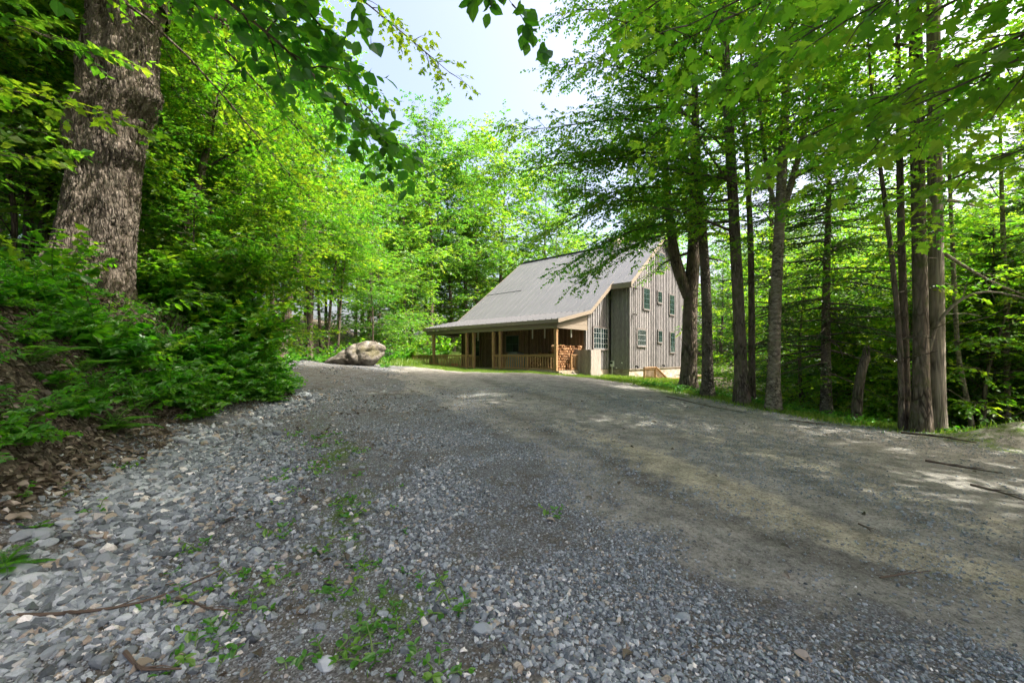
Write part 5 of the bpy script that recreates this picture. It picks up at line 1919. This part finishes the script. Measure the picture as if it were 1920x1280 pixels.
# low growth right of the driveway
n_b = 0
for it in range(3000):
    if n_b >= 110:
        break
    y = rs.uniform(8.3, 21)
    e = rs.uniform(.4, 4.5)
    x = np.interp(y, EDG_Y, EDG_X) + e
    if y < 9.5 and x < 10.9 + .5:
        continue
    k = int(rs.choice([0, 2, 3]))
    plant_proto(bp[k], 'woodland_plant', ['leafy bramble under the right hand trees', '', 'broad leaved seedling under the right hand trees', 'low spreading plant under the right hand trees'][k], 'plant', (x, y, float(H(x, y)) - .03), rs.uniform(0, 6.28), rs.uniform(.45, .8), 'plants under the right hand trees')
    n_b += 1
# weeds in the gravel
wp_ = shrub_proto(530, 4, .13, .055, T_OVAL, 'leaf_bank', el=(.5, 1.2), nl=3, bend=-.5)
wp2 = shrub_proto(531, 5, .17, .05, T_OVAL, 'leaf_bank', el=(.6, 1.3), nl=4, bend=-.6)
weeds = [(905, 1165), (745, 1190), (680, 1200), (730, 1150), (770, 1075), (800, 1100), (660, 1160), (700, 1240), (790, 1235), (820, 1265), (735, 1265), (640, 1120), (600, 1120), (375, 1025), (525, 945), (540, 885), (520, 1010), (700, 1062), (770, 1000), (360, 1230), (300, 1265), (420, 1190), (430, 1250), (395, 1190),
         (290, 1140), (460, 1130), (480, 1160), (445, 1090), (470, 1075), (340, 1130), (310, 1080), (175, 965), (110, 920), (35, 930), (65, 985), (230, 880), (545, 1265), (1040, 965), (880, 1110)] + [(CX + F0 * (.35 - .5 * y_ + dx_) / y_, HY + F0 * 1.6 / y_) for y_, dx_ in zip(np.linspace(2.2, 8.5, 34), np.random.default_rng(4).normal(size=34) * .35)]
for i, (px, py) in enumerate(weeds):
    p = on_ground(px, py)
    plant_proto((wp_, wp2)[i % 2], 'weed', 'small green weed sprouting through the grey gravel', 'weed', p, i * 1.3, rs.uniform(.8, 1.4), 'weeds sprouting through the gravel')
for p in bp + ferns + [wp_, wp2]:
    for o in p:
        bpy.data.objects.remove(o)

# ------------------------------------------------------------------ ground stuff
def blades(n, x0, x1, y0, y1, dens, h, name, label, a0=.5, wmul=.07):
    x, y = scatter(n, x0, x1, y0, y1, dens)
    k = len(x)
    P = np.stack([x, y, H(x, y) - .01], -1)
    D = UP + .38 * rng.normal(size=(k, 3))
    N = rng.normal(size=(k, 3))
    tm = (np.array([(0, wmul, 0), (0, -wmul, 0), (.55, wmul * .6, .0), (.55, -wmul * .6, 0), (1, 0, .12)]), np.array([(0, 1, 2), (1, 3, 2), (2, 3, 4)]))
    L = Leaves()
    hh = h(x, y) if callable(h) else h
    L.add(P, D, N, hh * (1 + .3 * rng.normal(size=k)), a0 + .25 * rng.normal(size=k))
    o = obj(name, L.me(name, tm, M['grass']))
    return tag(o, label, 'grass', None, 'stuff')


def lawn_d(x, y):
    l = 21.7 + np.where(x < 0, -x * .62, 0) - np.where(x > 4, (x - 4) * .9, 0) + .18 * fbm(x * .8, y * .8, 0, 3, 21)
    u = (x - HC[0]) * dU[0] + (y - HC[1]) * dU[1]
    v = (x - HC[0]) * dV[0] + (y - HC[1]) * dV[1]
    inside = ((u > -6.1) & (v > 1.2) & (v < 15.6)) | ((u > 0) & (v > 0))
    return sst(-.1, .5, y - l + .3 * fbm(x * 2, y * 2, 0, 2, 5)) * (~inside) * (x < 13)


blades(110000, -11, 13, 17, 34, lawn_d, lambda x, y: .10 + .05 * sst(4, 8, x) + .03 * vnoise(x, y, 0, 3), 'grass', 'short sunlit grass strip in front of the house', .85)
blades(14000, -13, -6.5, 21.5, 31, lambda x, y: sst(24.2, 25.0, y - .35 * (x + 8)) * 1.0, .35, 'tall_grass', 'tall pale grass around and behind the boulder', .75, .03)
blades(140000, 4, 12.5, 7.5, 21.5, lambda x, y: np.exp(-((zones(x, y)[1] - .9) / .8) ** 2) * sst(8, 11, y) * (fbm(x * 1.3, y * 1.3, 0, 2, 41) > -.7), .12, 'grass_edge', 'patchy grass along the right edge of the driveway', .8)
blades(22000, -5, 11, 2, 14, lambda x, y: (zones(x, y)[0] < -.2) * np.maximum(np.exp(-((x - .35 + .5 * y) / .6) ** 2) * (fbm(x * 1.6, y * 1.6, 0, 3, 43) > -.05) * .8, sst(-1.6, -.2, zones(x, y)[1]) * (zones(x, y)[1] < .4) * (fbm(x * 1.2, y * 1.2, 0, 3, 44) > .05)), .045, 'moss_grass', 'thin sprigs of grass and moss in the gravel', .4)
blades(9000, -11, -5, 4, 14, lambda x, y: sst(.1, .6, zones(x, y)[0]) * sst(2.5, 1.2, zones(x, y)[0]) * sst(8, 10, y), .32, 'bank_grass', 'long grass blades arching over the bank tip', .35, .025)

# dead leaves
def litter(n, x0, x1, y0, y1, dens, size, name, label):
    x, y = scatter(n, x0, x1, y0, y1, dens)
    k = len(x)
    P = np.stack([x, y, H(x, y) + .012 + .012 * rng.random(k)], -1)
    th = rng.random(k) * 6.28
    D = np.stack([np.cos(th), np.sin(th), .25 * rng.normal(size=k)], -1)
    N = UP + .38 * rng.normal(size=(k, 3))
    L = Leaves()
    L.add(P, D, N, size * (1 + .35 * rng.normal(size=k)), rng.random(k))
    tm = (T_OVAL[0] * np.array([1, 1.3, 2.2]), T_OVAL[1])
    o = obj(name, L.me(name, tm, M['dead']))
    return tag(o, label, 'dead leaves', None, 'stuff')


litter(60000, -13, -3.2, 1.4, 14, lambda x, y: sst(-.25, .35, zones(x, y)[0] + .3 * fbm(x, y, 0, 2, 70)) * np.clip(7.5 / (y + 1), .4, 1), .075, 'leaf_litter', 'brown dead leaves littering the left bank')
litter(26000, 3, 16, 5, 21, lambda x, y: sst(.2, 1.1, zones(x, y)[1] + .4 * fbm(x, y, 0, 2, 71)), .075, 'leaf_litter', 'brown dead leaves under the right hand trees')
litter(7000, -6, 11, 1.8, 14, lambda x, y: np.where(x < -1.2, np.clip(.45 + 1.2 * fbm(x * 1.1, y * 1.1, 0, 2, 79), .02, 1), .03), .062, 'fallen_leaves', 'few dead leaves scattered over the driveway gravel')

# bright ground cover leaves
def cover(n, x0, x1, y0, y1, dens, size, hgt, name, label, mat='leaf_bank', tmpl=T_DIA):
    x, y = scatter(n, x0, x1, y0, y1, dens)
    k = len(x)
    P = np.stack([x, y, H(x, y) + hgt * (rng.random(k) ** 1.2)], -1)
    th = rng.random(k) * 6.28
    D = np.stack([np.cos(th), np.sin(th), -.15 + .25 * rng.normal(size=k)], -1)
    L = Leaves()
    L.add(P, D, UP + .45 * rng.normal(size=(k, 3)), size * (1 + .3 * rng.normal(size=k)), .5 + .2 * fbm(x * 1.3, y * 1.3, 0, 2, 72) + .15 * rng.normal(size=k))
    o = obj(name, L.me(name, tmpl, M[mat]))
    return tag(o, label, 'ground cover', None, 'stuff')


cover(52000, -14, -4, 2.5, 15, lambda x, y: sst(.4, 1.4, zones(x, y)[0]) * (fbm(x * 1.1, y * 1.1, 0, 3, 73) > .0) * (.35 + .65 * sst(6, 9, y)), .07, .16, 'ground_cover', 'green seedlings and creepers covering parts of the left bank')
cover(60000, 6, 17, 8.5, 22, lambda x, y: sst(.5, 1.6, zones(x, y)[1]) * sst(5.5, 3.5, zones(x, y)[1]) * (fbm(x * 1.1, y * 1.1, 0, 3, 74) > -.4), .08, .28, 'ground_cover', 'bright green ground cover below the right hand trunks')
cover(40000, -26, -7, 12, 34, lambda x, y: sst(.2, 1.5, zones(x, y)[0]) * (fbm(x * .8, y * .8, 0, 3, 75) > -.3), .11, .35, 'ground_cover', 'green herbs covering the floor of the left woods')
cover(30000, 8, 40, 10, 46, lambda x, y: sst(4.5, 6, zones(x, y)[1]) * (fbm(x * .6, y * .6, 0, 3, 76) > -.2), .13, .4, 'ground_cover', 'green herbs covering the floor of the downhill woods')

# fallen sticks, one object each
sticks = [([(1690, 815), (1760, 822), (1830, 835)], .02, 'fallen branch at the foot of the big twin trunks'), ([(1480, 790), (1530, 797), (1575, 800)], .012, 'fallen branch in the ground cover below the birch'), ([(1250, 745), (1330, 764), (1400, 776)], .014, 'thin fallen branch along the grass right of the driveway'),
          ([(-10, 1170), (120, 1165), (240, 1150), (300, 1135), (420, 1075)], .010, 'long bent stick lying across the gravel at lower left'), ([(330, 1130), (400, 1155), (465, 1155)], .007, 'thin curved stick beside the weeds in the gravel'),
          ([(100, 1138), (150, 1055)], .007, 'short straight twig upright of the long bent stick'), ([(235, 1240), (262, 1275), (340, 1270)], .010, 'crooked twig near the bottom left of the gravel'), ([(0, 1110), (110, 1085), (180, 1072)], .005, 'thin twig above the long bent stick'),
          ([(1820, 915), (1880, 930), (1925, 945)], .012, 'dark stick in the grass at the right edge of the dirt'), ([(1735, 868), (1800, 880), (1880, 893)], .015, 'long dark stick in the sunny patch at right'), ([(1650, 1090), (1690, 1084), (1745, 1080)], .006, 'thin dark twig on the dirt at lower right'),
          ([(1610, 988), (1625, 995), (1634, 1004)], .007, 'small dark twig in the middle of the dirt'), ([(130, 590), (150, 575), (175, 560)], .012, 'pale dead twig at the foot of the old maple'), ([(85, 560), (110, 545)], .01, 'short pale twig left of the old maple foot')]
for pix, r1, lab in sticks:
    P = np.array([on_ground(a, b) + (0, 0, .02 + r1 * 1.6) for a, b in pix])
    m = MB()
    Pd = densify(P, 12) if len(P) > 2 else np.linspace(P[0], P[1], 8)
    r1 *= 1.35
    m.tube(Pd, np.linspace(r1, r1 * .35, len(Pd)), 6)
    for k in (3, 6):
        d = unit(np.cross(Pd[k + 1] - Pd[k], UP) * (1 if k == 3 else -1) + (Pd[k + 1] - Pd[k]) * 5 / max(.01, np.linalg.norm(Pd[k + 1] - Pd[k])) * .2 + UP * .2)
        m.tube([Pd[k], Pd[k] + d * .12, Pd[k] + d * .22 - UP * .02], [r1 * .4, r1 * .3, .001], 4)
    o = m.build('stick', M['twig'], None, loc=P[0], off=P[0])
    tag(o, lab, 'stick')
# ------------------------------------------------------------------ light, sky, camera
SUN_EL, SUN_AZ = R(54), math.atan2(-.2, .98)          # direction TO the sun in the ground plane
to_sun = np.array([math.cos(SUN_EL) * math.cos(SUN_AZ), math.cos(SUN_EL) * math.sin(SUN_AZ), math.sin(SUN_EL)])
sl = bpy.data.lights.new('sun', 'SUN')
sl.energy, sl.angle, sl.color = 2.2, R(.53), (1.0, .955, .88)
so = bpy.data.objects.new('sun', sl)
COL.objects.link(so)
so.location = (20, -5, 40)
from mathutils import Vector
so.rotation_euler = Vector(tuple(-to_sun)).to_track_quat('-Z', 'Y').to_euler()
w = bpy.data.worlds.new('World')
scene.world = w
w.use_nodes = True
nt = w.node_tree
sk = nt.nodes.new('ShaderNodeTexSky')
sk.sky_type = 'NISHITA'
sk.sun_disc = False
sk.sun_elevation = SUN_EL
sk.sun_rotation = pi / 2 - SUN_AZ
sk.air_density, sk.dust_density, sk.ozone_density = 1.0, 8.0, 1.0
bg = nt.nodes['Background']
tint = nt.nodes.new('ShaderNodeMixRGB')
tint.blend_type = 'MULTIPLY'
tint.inputs[0].default_value = 1
tint.inputs[2].default_value = (.95, .90, .885, 1)
nt.links.new(sk.outputs[0], tint.inputs[1])
nt.links.new(tint.outputs[0], bg.inputs[0])
bg.inputs[1].default_value = .105
cam = bpy.data.cameras.new('camera')
cam.lens, cam.sensor_width, cam.clip_start, cam.clip_end = 36 * F0 / 1920, 36, .05, 1000
cam.shift_y = 27 / 1920
co = bpy.data.objects.new('camera', cam)
COL.objects.link(co)
co.location = (0, 0, CAMZ)
co.rotation_euler = (R(90), 0, 0)
scene.camera = co
vs = scene.view_settings
vs.view_transform, vs.look, vs.exposure, vs.gamma = 'Standard', 'None', 2.52, 1
vs.use_curve_mapping = False
c = scene.cycles
c.use_denoising = True
c.max_bounces, c.diffuse_bounces, c.glossy_bounces, c.transmission_bounces, c.transparent_max_bounces = 7, 5, 2, 6, 4
c.sample_clamp_indirect = 6
c.use_adaptive_sampling = True
c.adaptive_threshold = .018
